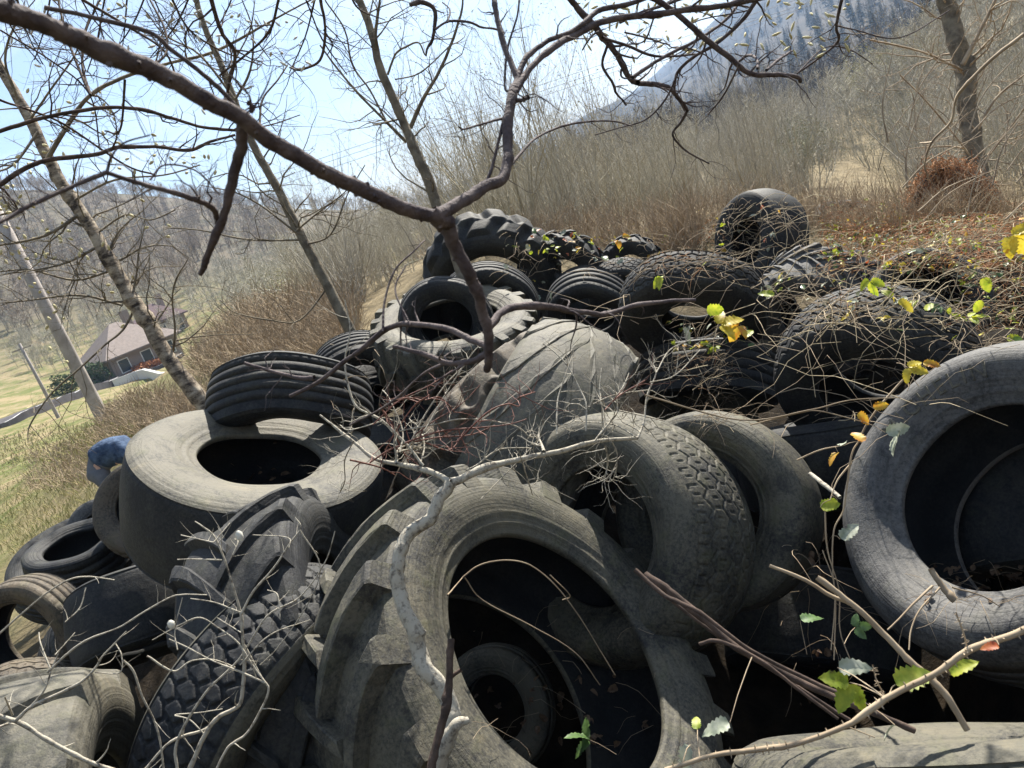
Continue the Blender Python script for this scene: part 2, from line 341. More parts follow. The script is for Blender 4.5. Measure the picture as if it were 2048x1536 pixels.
tyre('midB', 'black tyre under twigs left of the finely notched one', (1250,600,72,60,0), .34, (0,-.2,.9), .25, .6, 'zig', 'dark')
tyre('fartop', 'small flat tyre with ivy leaves on it at the far right end of the crest', (1690,425,62,24,3), .36, (0,.9,.4), .2, .6, 'rib', 'dark')
tyre('tan', 'tan tyre peeking out left of the big flat one', (290,1010,110,95,-30), .36, (-.2,.55,.75), .24, .6, 'block', 'brown')
tyre('greybit', 'small grey tyre at the very edge of the heap near the bent person', (200,1060,75,60,-30), .3, (.3,.2,.9), .22, .6, 'smooth', 'grey')
tyre('oval', 'small tyre lying flat at the left with its narrow oval opening showing', (147,1086,112,37,-24), .36, (0,.93,.35), .3, .64, 'rib', 'dark', 'dark')
tyre('ovalback', 'tyre leaning directly behind the small flat one at the left', (150,1115,150,78,-25), .56, (-.2,.6,.7), .24, .62, 'rib', 'dark')
tyre('leftring', 'brown tyre ring standing at the left edge', (35,1285,118,105,60), .36, (-.3,.1,.95), .24, .68, 'rib', 'brown')
tyre('sipes', 'tyre with sunlit zigzag grooves at the left edge', (30,1490,150,128,0), .38, (.1,-.3,.9), .3, .6, 'zig', 'brown', crown=.03)
tyre('corner', 'smooth pale tractor tyre filling the bottom left corner', (235,1770,420,110,86), .62, (.93,.15,.25), .58, .6, 'lug', 'pale', N=9, lh=.035, crown=.05)
tyre('steps', 'tractor tyre with stepped lugs in the shade between flat and front tyres', (730,1330,370,110,68), .75, (.9,.3,.3), .42, .66, 'lug', 'dark', N=18, lh=.045, sweep=.9)
tyre('chunky', 'tyre with chunky block tread leaning against the front tractor tyre', (585,1480,330,125,-58), .53, (.75,-.47,.45), .3, .6, 'block', 'dusty', 'dark', gd=.012, ng=3, crown=.035)
tyre('inside', 'sunlit tyre seen through the opening of the front tractor tyre', (985,1425,125,112,80), .28, (0,.35,.94), .18, .6, 'rib', 'pale')
tyre('botright', 'grey tyre with worn shoulder blocks in the bottom right corner', (2010,1492,540,30,-3), .6, (0,.98,.1), .3, .6, 'block', 'dusty', crown=.03, seg=260)
tyre('deep', 'added black filler tyre darkening the gap between the zigzag tyre and the lettered one', (1640,1175,190,42,4), .5, (.0,.9,-.4), .45, .5, 'smooth', 'dark')  # added filler: covers sunlit soil so this void stays black
tyre('behindlet', 'added black filler tyre darkening the opening of the lettered tyre', (2030,945,250,55,-8), .52, (0,.95,-.3), .5, .5, 'smooth', 'dark')  # added, tread forward, so the opening stays dark inside
tyre('pit', 'added black filler tyre darkening the hollow between the small oval tyre and the stepped one', (235,1290,130,100,20), .5, (.1,.5,.85), .3, .45, 'rib', 'dark')  # added filler that hides brown ground in a black hollow
tyre('fillA', 'added black filler tyre wedged low between the plain and the flat black tyre', (1560,1040,170,150,40), .55, (.3,.4,.85), .3, .4, 'smooth', 'dark')  # added filler for a dark void in the heap
tyre('fillB', 'added black filler tyre buried below the finely notched one in the bramble', (1420,715,140,34,0), .5, (0,.93,-.35), .32, .5, 'rib', 'dark')  # added filler, turned so that no lit ring shows
tyre('fillC', 'added black filler tyre half buried at the foot of the jagged flat tractor tyre', (770,800,130,90,0), .5, (.2,.5,.8), .3, .4, 'rib', 'dark')  # added filler, keeps the gap here dark
tyre('pit2', 'added black filler tyre darkening the void left under the big flat tyre', (275,1165,150,30,-15), .4, (0,.95,-.3), .4, .5, 'smooth', 'dark')  # added with its face turned away, so the void stays unlit
# ------------------------------------------------------------------ ground
GP = [ # photo pixel x, y and depth of points on the ground
 (100,1020,13),(0,1150,9.5),(215,960,11.5),(300,830,14),(215,860,30),(0,850,70),(150,800,78),(330,735,90),(0,700,130),(200,600,160),
 (0,560,200),(0,400,300),(200,395,320),(350,400,340),(450,520,200),(450,600,120),(520,440,600),(650,440,900),(760,430,900),(500,620,25),(650,600,20),(430,700,17),(700,560,30),(800,520,40),
 (0,440,1500),(300,440,1500),(650,436,1500),(900,400,1500),(1080,310,1500),(1250,185,1500),(1350,118,1500),(1480,32,1500),(1600,-90,1500),(2048,-420,1500),
 (1480,170,450),(1700,20,500),(2048,-200,500),(1250,300,400),(1100,370,300),(1000,400,300),
 (1700,335,50),(1700,372,35),(1900,320,50),(1900,400,13),(1500,345,60),(1500,300,110),(1250,375,80),(1000,415,80),(2048,60,60),(2048,350,18),(1850,150,140),
 (1250,455,15),(1000,475,16),(1500,420,14),(1650,402,10.5),(1900,455,7.5),(1750,450,8.5),(2040,560,5.5),(2048,650,4.2),(1300,490,10),(1050,500,11),(1450,470,9)]
GW = [(-1.2,0.9,-2.0),(1.2,0.9,-2.0),(0,1.3,-2.15),(1.2,2.6,-3.2),(1.6,3.3,-3.2),(-1,3,-2.8),(-.6,3.4,-2.8),(-2.3,2.4,-2.55),(0,4.2,-2.35),(1.5,4.6,-2.8),(2.6,5.8,-2.45),(3,8,-2.2),
      (.2,6.5,-1.75),(.3,8.6,-1.6),(-1.5,4.2,-2.0),(-3.4,4.6,-2.25),(-3.8,6.6,-2.3),(-1.2,6.2,-1.75),(-1.6,8,-1.95),(-2.9,3.3,-2.5),(3.2,4.3,-2.85),(3,2.2,-3.1),(-4.5,3.5,-2.7),(-0.9,1.9,-2.45),(.6,2,-2.9)]
pts = [P(*g) for g in GP] + [np.array(g) for g in GW]
pts = np.array(pts)
def key(x, y): 
    r = np.clip(np.hypot(x, y), 1.2, 1500); return np.stack([2.2*np.clip(np.arctan2(x, y), -1.0, 1.05), np.log(r)], -1), r
K0, R0_ = key(pts[:, 0], pts[:, 1]); vals = pts[:, 2]/R0_
def tps(d2): return 0.5*d2*np.log(d2+1e-12)
n0 = len(K0); d2 = ((K0[:, None]-K0[None])**2).sum(-1)
A = np.zeros((n0+3, n0+3)); A[:n0, :n0] = tps(d2)+np.eye(n0)*0.002; A[:n0, n0] = 1; A[:n0, n0+1:] = K0; A[n0, :n0] = 1; A[n0+1:, :n0] = K0.T
SOL = np.linalg.solve(A, np.concatenate([vals, [0, 0, 0]]))
def gz(x, y, fine=True):
    x = np.asarray(x, float); y = np.asarray(y, float); sh = x.shape
    k, r = key(x.ravel(), y.ravel()); out = np.zeros(len(k))
    for s in range(0, len(k), 20000):
        kk = k[s:s+20000]; d = ((kk[:, None]-K0[None])**2).sum(-1)
        out[s:s+20000] = tps(d)@SOL[:n0] + SOL[n0] + kk@SOL[n0+1:]
    z = out*r
    if fine:
        X, Y = x.ravel(), y.ravel()
        z = z + 0.012*np.minimum(r, 40)*(np.sin(X*1.3/np.maximum(1, r/12)+1.1*np.sin(Y*.9))*np.sin(Y*1.1/np.maximum(1, r/12)))*.5
        z += np.clip(r-600, 0, 900)/900*25*(np.sin(X/90)+np.sin(X/37+Y/60)*.5)
    return z.reshape(sh)
na, nr = 420, 330
az = np.linspace(-math.pi, math.pi, na+1)[:-1]
az = np.concatenate([np.linspace(-math.pi, -0.9, 40), np.linspace(-0.88, 0.95, 360), np.linspace(0.97, math.pi, 40)[:-1]]); na = len(az)
rr = np.concatenate([[0.01], np.geomspace(0.5, 2600, nr-1)])
Ag, Rg = np.meshgrid(az, rr, indexing='ij'); X = Rg*np.sin(Ag); Y = Rg*np.cos(Ag); Z = gz(X, Y)
V = np.stack([X, Y, Z], -1).reshape(-1, 3); i = np.arange(na)[:, None]; j = np.arange(nr-1)[None]; i2 = (i+1) % na
Q = np.stack([i*nr+j, i*nr+j+1, i2*nr+j+1, i2*nr+j], -1).reshape(-1, 4)
def ground_mat():
    m, t, b = mat('ground', (0.1, 0.1, 0.05), 0.95, 0.1); lk = t.links.new
    g = nd(t, 'ShaderNodeTexCoord')
    def nz(s, d=5.0, r=.6):
        n = nd(t, 'ShaderNodeTexNoise', Scale=s, Detail=d, Roughness=r); lk(g.outputs['Object'], n.inputs['Vector']); return n.outputs['Fac']
    def ramp(f, a, b_, ca, cb):
        r = nd(t, 'ShaderNodeValToRGB'); e = r.color_ramp.elements; e[0].position = a; e[1].position = b_; e[0].color = (*ca, 1); e[1].color = (*cb, 1); lk(f, r.inputs[0]); return r.outputs[0]
    def mix(f, a, b_):
        n = nd(t, 'ShaderNodeMixRGB'); lk(f, n.inputs[0]); lk(a, n.inputs[1]); lk(b_, n.inputs[2]); return n.outputs[0]
    dist = nd(t, 'ShaderNodeVectorMath', operation='LENGTH'); lk(g.outputs['Object'], dist.inputs[0])
    soil = ramp(nz(6.0), .35, .7, (0.010, 0.008, 0.006), (0.030, 0.022, 0.014))
    grass = ramp(nz(0.35, 9.0, .72), .42, .58, (0.11, 0.125, 0.040), (0.25, 0.20, 0.115))
    wood = ramp(nz(0.02, 12.0, .8), .4, .62, (0.032, 0.030, 0.026), (0.070, 0.058, 0.046))
    sx = nd(t, 'ShaderNodeSeparateXYZ'); lk(g.outputs['Object'], sx.inputs[0])
    # pile hollow: soil blackened to paint the shade between tyres; left field and meadow: grass; far slopes: bare woodland floor
    f1 = nd(t, 'ShaderNodeMapRange'); f1.inputs['From Min'].default_value = 7.5; f1.inputs['From Max'].default_value = 9.5; lk(dist.outputs['Value'], f1.inputs['Value'])
    f2 = nd(t, 'ShaderNodeMapRange'); f2.inputs['From Min'].default_value = 110; f2.inputs['From Max'].default_value = 190; lk(dist.outputs['Value'], f2.inputs['Value'])
    dry = ramp(nz(1.5, 8.0, .7), .4, .62, (0.11, 0.088, 0.05), (0.24, 0.195, 0.12))
    f4 = nd(t, 'ShaderNodeMapRange'); f4.inputs['From Min'].default_value = -9; f4.inputs['From Max'].default_value = -4; lk(sx.outputs[0], f4.inputs['Value'])
    grass = mix(f4.outputs[0], grass, dry)
    wood2 = ramp(nz(0.03, 12.0, .8), .4, .6, (0.07, 0.066, 0.040), (0.14, 0.115, 0.085))
    f3 = nd(t, 'ShaderNodeMapRange'); f3.inputs['From Min'].default_value = -30; f3.inputs['From Max'].default_value = 40; lk(sx.outputs[0], f3.inputs['Value'])
    wood = mix(f3.outputs[0], wood2, wood)
    c = mix(f2.outputs[0], mix(f1.outputs[0], soil, grass), wood); lk(c, b.inputs['Base Color'])
    bp = nd(t, 'ShaderNodeBump', Strength=0.8, Distance=0.08); lk(nz(9.0, 8.0, .7), bp.inputs['Height']); lk(bp.outputs[0], b.inputs['Normal'])
    return m
obj('terrain', mesh('terrain', V, Q[:, ::-1], ground_mat()), kind='structure')
def onground(x, y, dmin=3, dmax=1600):     # where the line of sight of a photo pixel meets the ground
    d = np.geomspace(dmin, dmax, 700); p = d[:, None]*P(x, y, 1.0)[None]; g = gz(p[:, 0], p[:, 1]); w = np.nonzero(p[:, 2] < g)[0]
    return None if not len(w) else (p[w[0]], d[w[0]])
# ------------------------------------------------------------------ tubes and twigs
def tubes(lines, sides=5):
    """lines: list of (pts (n,3), radii (n))"""
    Vs = []; Fs = []; off = 0; ang = np.arange(sides)*2*math.pi/sides; ca, sa = np.cos(ang), np.sin(ang)
    by = {}
    for p, r in lines: by.setdefault(len(p), []).append((p, r))
    for n, ls in by.items():
        p = np.array([l[0] for l in ls], float); r = np.array([l[1] for l in ls], float); m = len(ls)
        t = np.gradient(p, axis=1); t /= np.linalg.norm(t, axis=2, keepdims=True)+1e-12
        ref = np.where(np.abs(t[:, :1, 2:3]) > 0.9, np.array([[[1., 0, 0]]]), np.array([[[0, 0, 1.]]]))
        a = np.cross(t, np.broadcast_to(ref, t.shape)); a /= np.linalg.norm(a, axis=2, keepdims=True)+1e-12; b = np.cross(t, a)
        v = p[:, :, None] + r[:, :, None, None]*(a[:, :, None]*ca[:, None] + b[:, :, None]*sa[:, None])
        Vs.append(v.reshape(-1, 3)); L_ = np.arange(m)[:, None, None]*n*sides; i = np.arange(n-1)[None, :, None]*sides; k = np.arange(sides)[None, None]; k2 = (k+1) % sides
        q = np.stack([L_+i+k, L_+i+k2, L_+i+sides+k2, L_+i+sides+k], -1).reshape(-1, 4)+off; Fs.append(q); off += m*n*sides
    return np.vstack(Vs), np.vstack(Fs)
def resample(p, r, k):
    p = np.array(p, float); r = np.array(r, float)
    # Catmull-Rom
    q = np.vstack([2*p[0]-p[1], p, 2*p[-1]-p[-2]]); out = []; ro = []
    for i in range(len(p)-1):
        for s in np.linspace(0, 1, k, endpoint=False):
            a, b, c, d = q[i:i+4]; out.append(0.5*((2*b)+(c-a)*s+(2*a-5*b+4*c-d)*s*s+(3*b-a-3*c+d)*s**3)); ro.append(r[i]*(1-s)+r[i+1]*s)
    return np.array(out+[p[-1]]), np.array(ro+[r[-1]])
def pl(pix, d0, d1, w0, w1, k=5, knob=0.08):
    """hand-traced stem: photo pixels, depth at both ends, width in photo pixels at both ends"""
    n = len(pix); s = np.linspace(0, 1, n)
    p = [P(x, y, d0+(d1-d0)*t) for (x, y), t in zip(pix, s)]; r = [(w0+(w1-w0)*t)/2/F*(d0+(d1-d0)*t) for t in s]
    p, r = resample(p, r, k)
    nz_ = np.convolve(rng.normal(0, knob*1.3, len(r)+4), [.2, .25, .3, .25, .2][:5], 'same')[2:-2]
    kn = (rng.random(len(r)) < .10)*rng.uniform(.06, .22, len(r)) if w0 > 7 else 0
    r = r*(1+nz_+kn)
    wv = np.stack([np.convolve(rng.normal(0, 1, len(r)+6), np.ones(5)/5, 'same')[3:-3] for _ in range(3)], 1); p[1:-1] += wv[1:-1]*r[1:-1, None]*0.35
    return p, r
def unit(v): return v/(np.linalg.norm(v)+1e-12)
def grow(out, p0, d, ln, r0, lv, up=0.15, n=6, wob=0.22, kids=4, ratio=0.55, r1=0.25):
    p = [p0]; d = unit(d); r = [r0]
    for i in range(n):
        d = unit(d + rng.normal(0, wob, 3) + np.array([0, 0, up])*0.3); p.append(p[-1]+d*ln/n); r.append(r0*(1-(1-r1)*(i+1)/n))
    out.append((np.array(p), np.array(r)))
    if lv > 0:
        for _ in range(kids):
            i = rng.integers(1, n); pd = unit(p[i+1]-p[i]) if i < n else d
            s = unit(np.cross(pd, rng.normal(0, 1, 3))); grow(out, p[i], pd*0.75+s*0.8, ln*ratio*rng.uniform(.6, 1.15), r[i]*0.6, lv-1, up, n, wob, kids, ratio, r1)
def sprout(out, line, num, ln, frac=0.55, lv=1, t0=0.1, t1=0.97, wob=0.25, kids=2, spread=0.9, bias=(0, 0, 0)):
    p, r = line; bias = np.array(bias, float)
    for _ in range(num):
        i = int(rng.uniform(t0, t1)*(len(p)-1)); pd = unit(p[min(i+1, len(p)-1)]-p[i-1 if i else 0]); s = unit(np.cross(pd, rng.normal(0, 1, 3)))
        grow(out, p[i], pd*0.6+s*spread+bias, ln*rng.uniform(.5, 1.3), max(r[i]*frac, 0.0006), lv, 0.1, 6, wob, kids)
BARK = {
 'near': noisy('near_bark', (0.045, 0.035, 0.040), (0.135, 0.110, 0.105), 26, 8, .85, .9, 150, stretch=(1, 1, 1), bd=.004),
 'pale': noisy('pale_bark', (0.10, 0.085, 0.068), (0.37, 0.34, 0.275), 48, 6, .85, .7, 160, bd=.003, lo=.33, hi=.50),
 'red': noisy('red_twig', (0.10, 0.038, 0.030), (0.21, 0.10, 0.075), 20, 4, .6, 0),
 'tree': noisy('tree_bark', (0.09, 0.075, 0.055), (0.21, 0.18, 0.13), 9, 6, .9, .8, 40, bd=.01),
 'stem': noisy('dead_stem', (0.20, 0.15, 0.10), (0.40, 0.32, 0.22), 6, 4, .8, 0),
 'rust': noisy('rust_stem', (0.24, 0.10, 0.045), (0.42, 0.23, 0.11), 6, 4, .85, 0),
 'brush': noisy('brush_stem', (0.27, 0.255, 0.205), (0.47, 0.44, 0.36), 1.5, 4, .9, 0),
 'wood': noisy('far_wood', (0.19, 0.155, 0.12), (0.33, 0.275, 0.215), .3, 4, .9, 0),
 'dark': noisy('dark_bark', (0.035, 0.026, 0.022), (0.10, 0.07, 0.055), 25, 5, .9, .5, 120, bd=.003)}
# --- far and middle vegetation
BARK['gold'] = noisy('golden_brush', (0.26, 0.235, 0.17), (0.44, 0.40, 0.30), 1.5, 4, .9, 0)
BARK['grey'] = noisy('grey_brush', (0.22, 0.205, 0.175), (0.40, 0.375, 0.32), 1.5, 4, .9, 0)
def shrub_mesh(seed, h, spread, stems, m='brush', open_=False):
    global rng
    keep = rng; rng = np.random.default_rng(seed); L_ = []
    for s in range(stems):
        a = rng.uniform(0, 6.28); rad = spread*math.sqrt(rng.uniform(0, 1)); p0 = np.array([rad*math.cos(a)*.8, rad*math.sin(a)*.8, -.1])
        if open_: p0 *= [.25, .25, 1]
        lean = .55 if open_ else .22
        d = np.array([math.cos(a)*lean*rad/spread+rng.normal(0, .09), math.sin(a)*lean*rad/spread+rng.normal(0, .09), 1])
        grow(L_, p0, d, h*rng.uniform(.45, 1.1), (0.02 if open_ else 0.011)*rng.uniform(.6, 1.5), 2 if (open_ or s % 3 == 0) else 1, .3, 6, .12 if open_ else .05, 5, .42)
    V, Q = tubes(L_, 3); V = [V]; Q = [Q]; mi = [0]*len(Q[0])
    if open_:          # catkins and buds along the twig ends
        tips = [p[-1-rng.integers(0, 3)] for p, r in L_ for _ in range(3)]; c = np.array(tips)+rng.normal(0, .03, (len(tips), 3)); n = len(c)
        d = rng.normal(0, 1, (n, 3)); d /= np.linalg.norm(d, axis=1, keepdims=True); b = np.cross(d, rng.normal(0, 1, (n, 3))); b /= np.linalg.norm(b, axis=1, keepdims=True); s_ = rng.uniform(.012, .03, (n, 1))
        V.append(np.stack([c-d*s_, c+b*s_*.5, c+d*s_, c-b*s_*.5], 1).reshape(-1, 3)); Q.append(np.arange(4*n).reshape(-1, 4)+len(V[0])); mi += [1]*n
    rng = keep
    return mesh('bare_shrub', np.vstack(V), np.vstack(Q), None, True, [BARK[m], BARK['gold']], mi)
SH = [shrub_mesh(1, 3.6, 1.2, 36), shrub_mesh(2, 4.3, 1.4, 34, 'grey'), shrub_mesh(3, 3.0, 1.6, 40, 'gold'), shrub_mesh(4, 4.8, 1.0, 26), shrub_mesh(5, 4.6, 1.6, 13, 'grey', True), shrub_mesh(6, 4.0, 1.8, 12, 'brush', True), shrub_mesh(8, 5.2, 1.5, 11, 'gold', True)]
nsh = 0
def place(me, name, p, s, lab, cat, grp, sink=0):
    o = obj(name, me, None, lab, cat, grp); o.location = (p[0], p[1], p[2]-sink); o.rotation_euler = (0, 0, rnd.uniform(0, 6.28)); o.scale = (s, s, s*rnd.uniform(.85, 1.15)); return o
for (x0, x1, dlo, dhi, cnt, hs) in ((560, 1000, 14, 42, 50, .5), (900, 1350, 12.5, 30, 50, .58), (950, 1300, 28, 50, 26, .8), (1250, 1600, 13, 40, 44, .5), (1840, 2200, 13, 26, 22, .6), (430, 640, 17, 40, 24, .45), (1800, 2350, 26, 60, 46, .95), (1250,1600,45,80,34,.9), (1560,1900,54,80,24,.8), (1440,1900,50,95,50,1.0)):
    for _ in range(cnt):
        d = dlo*(dhi/dlo)**rnd.random(); x = rnd.uniform(x0, x1); q = P(x, 300, d); z = float(gz(q[0], q[1]))
        place(SH[rnd.randrange(len(SH))], 'bare_shrub', (q[0], q[1], z), hs*rnd.uniform(.65, 1.5), 'bare many-stemmed brown shrub in the thicket behind the tyre heap', 'shrub', 'bare shrubs of the thicket')
# far woodland as masses, conifers as trees
def twigtree(L_, p, h, k):
    L_.append((np.array([p-[0, 0, h*.05], p+[0, 0, h*.45], p+[rng.normal(0, .04)*h, rng.normal(0, .04)*h, h]]), np.array([h*.012, h*.008, h*.002])))
    for _ in range(k):
        t = rng.uniform(.25, .95); q = p+np.array([0, 0, h*t]); a = rng.uniform(0, 6.28); l = h*.34*(1.15-t)*rng.uniform(.5, 1.2)
        d = np.array([math.cos(a), math.sin(a), rng.uniform(.5, 1.5)]); e = q+unit(d)*l; f = e+unit(d+rng.normal(0, .5, 3))*l*.6
        L_.append((np.array([q, e, f]), np.array([h*.005, h*.0035, h*.0012])))
def woodland(name, label, boxes, hlo, hhi, k, m):
    L_ = []
    for (x0, x1, d0, d1, cnt) in boxes:
        for _ in range(cnt):
            d = d0*(d1/d0)**rng.random(); q = P(rng.uniform(x0, x1), 300, d); q[2] = gz(q[0], q[1]); twigtree(L_, q, rng.uniform(hlo, hhi), k)
    V, Q = tubes(L_, 3); obj(name, mesh(name, V, Q, m), kind='stuff', label=label, cat='woodland')
woodland('hillside_woodland', 'grey bare woodland over the low hill at the left beyond the houses', [(-250, 520, 190, 420, 1100), (380, 900, 300, 900, 400), (-200, 300, 125, 200, 130)], 5, 9.5, 46, BARK['wood'])
woodland('mountain_woodland', 'bluish bare woodland on the mountain slope behind the thicket', [(1150, 2250, 150, 600, 900), (950, 1400, 120, 500, 160), (1100, 2150, 600, 1500, 700)], 8, 14, 40, noisy('mountain_wood', (0.05, 0.043, 0.038), (0.11, 0.094, 0.08), .05, 4, .9, 0))
woodland('slope_brush', 'tangled bare brush on the rising slope above the meadow', [(1840, 2300, 45, 130, 420), (1300, 1850, 60, 110, 200)], 3, 6, 60, BARK['brush'])
woodland('valley_scrub', 'yellowish grey scrub and small bare trees in the valley left of the heap', [(-200, 720, 95, 200, 420), (330, 760, 45, 110, 260), (-200, 200, 95, 140, 60)], 2.5, 5, 60, BARK['brush'])
# ------------------------------------------------------------------ road, houses, poles, wires at the left
def strip(name, pix, w0, w1, m, lift, dz=0.0, **k):
    c = []
    for x, y in pix:
        g = onground(x, y, 20)
        c.append(g[0])
    c = np.array(c); c, _ = resample(c, np.ones(len(c)), 8); t = np.gradient(c, axis=0); nrm = np.stack([t[:, 1], -t[:, 0], 0*t[:, 0]], -1); nrm /= np.linalg.norm(nrm, axis=1, keepdims=True)
    if (nrm*[1, 0, 0]).sum() < 0: nrm = -nrm
    rows = []
    for o in (w0, w1):
        q = c + nrm*o; q[:, 2] = gz(c[:, 0], c[:, 1]) + lift; rows.append(q)
    n = len(c)
    if dz:
        lo = [r - [0, 0, dz] for r in rows]; rows = [lo[0], rows[0], rows[1], lo[1]]
    V = np.vstack(rows); Fq = []
    for a in range(len(rows)-1):
        for i in range(n-1): Fq.append((a*n+i, a*n+i+1, (a+1)*n+i+1, (a+1)*n+i))
    return obj(name, mesh(name, V, np.array(Fq), m, smooth=False), **k)
RD = [(-120, 895), (0, 850), (110, 808), (210, 770), (345, 718)]
asph = noisy('asphalt', (0.055, 0.05, 0.055), (0.085, 0.08, 0.085), 1.0, 5, .9, .2)
white, _, _ = mat('white_stone', (0.62, 0.62, 0.60), .7)
strip('road', RD, -2.6, 2.6, asph, 0.35, 1.2, kind='structure')
strip('road_edge_line', RD, 2.2, 2.4, white, 0.354, kind='structure')
strip('verge', RD, -6.0, -2.7, noisy('verge', (0.25, 0.21, 0.10), (0.34, 0.30, 0.16), .8, 4), 0.5, 1.2, kind='structure')
strip('roadside_wall', [(195, 792), (230, 778), (335, 740)], 3.4, 3.7, white, .55, 1.2, label='low white wall along the road in front of the house', cat='wall')
def boxv(x0, x1, y0, y1, z0, z1):
    V = [(x, y, z) for z in (z0, z1) for y in (y0, y1) for x in (x0, x1)]
    return np.array(V, float), np.array([(0, 2, 3, 1), (4, 5, 7, 6), (0, 1, 5, 4), (2, 6, 7, 3), (0, 4, 6, 2), (1, 3, 7, 5)])
def house(pix, L_, Wd, H, rh, wallc, roofc, label, rot, hip=True, nw=3):
    g = onground(*pix, 20)[0]; e = D.objects.new('house', None); SC.collection.objects.link(e); e.location = g; e.rotation_euler = (0, 0, rot)
    e['label'] = label; e['category'] = 'house'
    wm = noisy('house_wall', wallc, tuple(v*1.15 for v in wallc), 1.5, 4); rm = noisy('roof_tiles', roofc, tuple(v*1.3 for v in roofc), 3, 5, .85, .5, 14)
    V, Q = boxv(-L_/2, L_/2, -Wd/2, Wd/2, -2, H); obj('wall', mesh('wall', V, Q, wm, False), e)
    o = .6; hx = L_/2-(Wd/2 if hip else 0)
    V = [(-L_/2-o, -Wd/2-o, H), (L_/2+o, -Wd/2-o, H), (L_/2+o, Wd/2+o, H), (-L_/2-o, Wd/2+o, H), (-hx-(0 if hip else o), 0, H+rh), (hx+(0 if hip else o), 0, H+rh)]
    V = [(x, y, z+.02) for x, y, z in V]; V += [(x, y, z-.2) for x, y, z in V[:4]]
    obj('roof', mesh('roof', V, [np.array([(0, 1, 5, 4), (2, 3, 4, 5), (6, 7, 1, 0), (7, 8, 2, 1), (8, 9, 3, 2), (9, 6, 0, 3), (9, 8, 7, 6)]), np.array([(1, 2, 5), (3, 0, 4)])], rm, False), e)
    V, Q = boxv(L_*.2, L_*.2+.8, .3, 1.1, H+.5, H+rh+1.0); obj('chimney', mesh('chimney', V, Q, wm, False), e)
    gm, _, _ = mat('window_glass', (0.03, 0.04, 0.05), .15, .5)
    for k in range(nw):
        x = -L_/2+(k+.5)*L_/nw
        V, Q = boxv(x-.6, x+.6, -Wd/2-.03, -Wd/2+.05, H-2.0, H-.6); w = obj('window', mesh('window', V, Q, gm, False), e)
        Vs = []; Qs = []
        for a in ((x-.7, x-.6, H-2.1, H-.5), (x+.6, x+.7, H-2.1, H-.5), (x-.6, x+.6, H-2.1, H-2.0), (x-.6, x+.6, H-.6, H-.5)):
            v, q = boxv(a[0], a[1], -Wd/2-.06, -Wd/2+.04, a[2], a[3]); Qs.append(q+len(Vs)*8); Vs.append(v)
        obj('frame', mesh('frame', np.vstack(Vs), np.vstack(Qs), white, False), w)
    return e
house((270, 738), 9, 8, 2.4, 3.6, (0.22, 0.18, 0.155), (0.18, 0.15, 0.135), 'brownish house with a broad hipped roof beside the road', .9)
house((325, 672), 7, 6, 2.2, 2.6, (0.28, 0.23, 0.20), (0.13, 0.09, 0.09), 'smaller dark-roofed house just behind the brownish one', .5)
house((690, 492), 5, 4, 1.6, 1.6, (0.5, 0.46, 0.42), (0.30, 0.24, 0.22), 'distant house with a pale roof above the thicket', .2)
def leafcloud(n, rx, ry, rz, s, hollow=.5):
    u = rng.normal(0, 1, (n, 3)); u /= np.linalg.norm(u, axis=1, keepdims=True); u *= (hollow+(1-hollow)*rng.random((n, 1)))
    c = u*[rx, ry, rz]; c *= 1+.18*np.sin(c[:, :1]*5/max(rx, .1)+c[:, 2:]*4/max(rz, .1))
    a = rng.normal(0, 1, (n, 3)); a /= np.linalg.norm(a, axis=1, keepdims=True); b = np.cross(a, rng.normal(0, 1, (n, 3))); b /= np.linalg.norm(b, axis=1, keepdims=True)
    sc = s*rng.uniform(.5, 1.3, (n, 1)); V = np.stack([c-a*sc, c+b*sc*.45, c+a*sc, c-b*sc*.45], 1).reshape(-1, 3)
    return V, np.arange(4*n).reshape(-1, 4)
def bush(pix, rx, rz, col1, col2, label, n=1500, s=.12, rot=.5):
    g = onground(*pix, 12)[0]; V, Q = leafcloud(n, rx, rx*.6, rz, s); V[:, 2] += rz*.8
    o = obj('hedge' if rx > 2 else 'shrub', mesh('shrub', V, Q, noisy('leafage', col1, col2, 1.2, 4, .9, 0), False), None, label, 'hedge' if rx > 2 else 'shrub'); o.location = g; o.rotation_euler = (0, 0, rot); return o
bush((305, 742), 3.2, .75, (0.20, 0.08, 0.035), (0.30, 0.13, 0.05), 'rust orange hedge in front of the brownish house', 3500, .2, .95)
bush((205, 768), 1.6, 1.6, (0.04, 0.07, 0.03), (0.09, 0.12, 0.05), 'dark green round shrub left of the brownish house', 1500, .16)
bush((140, 785), 1.9, 1.3, (0.05, 0.08, 0.03), (0.12, 0.14, 0.06), 'green shrub on the roadside behind the tall post', 1500, .16)
# utility posts and wires
con = noisy('post_concrete', (0.24, 0.215, 0.20), (0.36, 0.33, 0.31), 3, 5, .9, .3, 30)
def post(pix, label, r, d):
    a = P(*pix[0], d); b = np.array(P(*pix[1], d)); h = np.linalg.norm(b-a)
    base = a.copy(); base[2] -= 1.2; top = base + np.array([0, 0, h+1.2])
    V, Q = tubes([(np.array([base, base+[0, 0, (h+1.2)/2], top, top+[0, 0, .01]]), np.array([r, r*.85, r*.7, .01]))], 10)
    e = obj('utility_post', mesh('utility_post', V, Q, con), None, label, 'post')
    V, Q = boxv(-.8, .8, -.05, .05, 0, .12); c = obj('crossarm', mesh('crossarm', V, Q, con, False), e); c.location = top-[0, 0, .5]
    return e
post(((222, 868), (28, 440)), 'tall grey utility post in the field left of the peeling birch', .235, 26)
post(((122, 845), (50, 690)), 'thin utility post across the road near the brown shed', .16, 62)
wm_, _, _ = mat('wire', (0.10, 0.11, 0.13), .6)
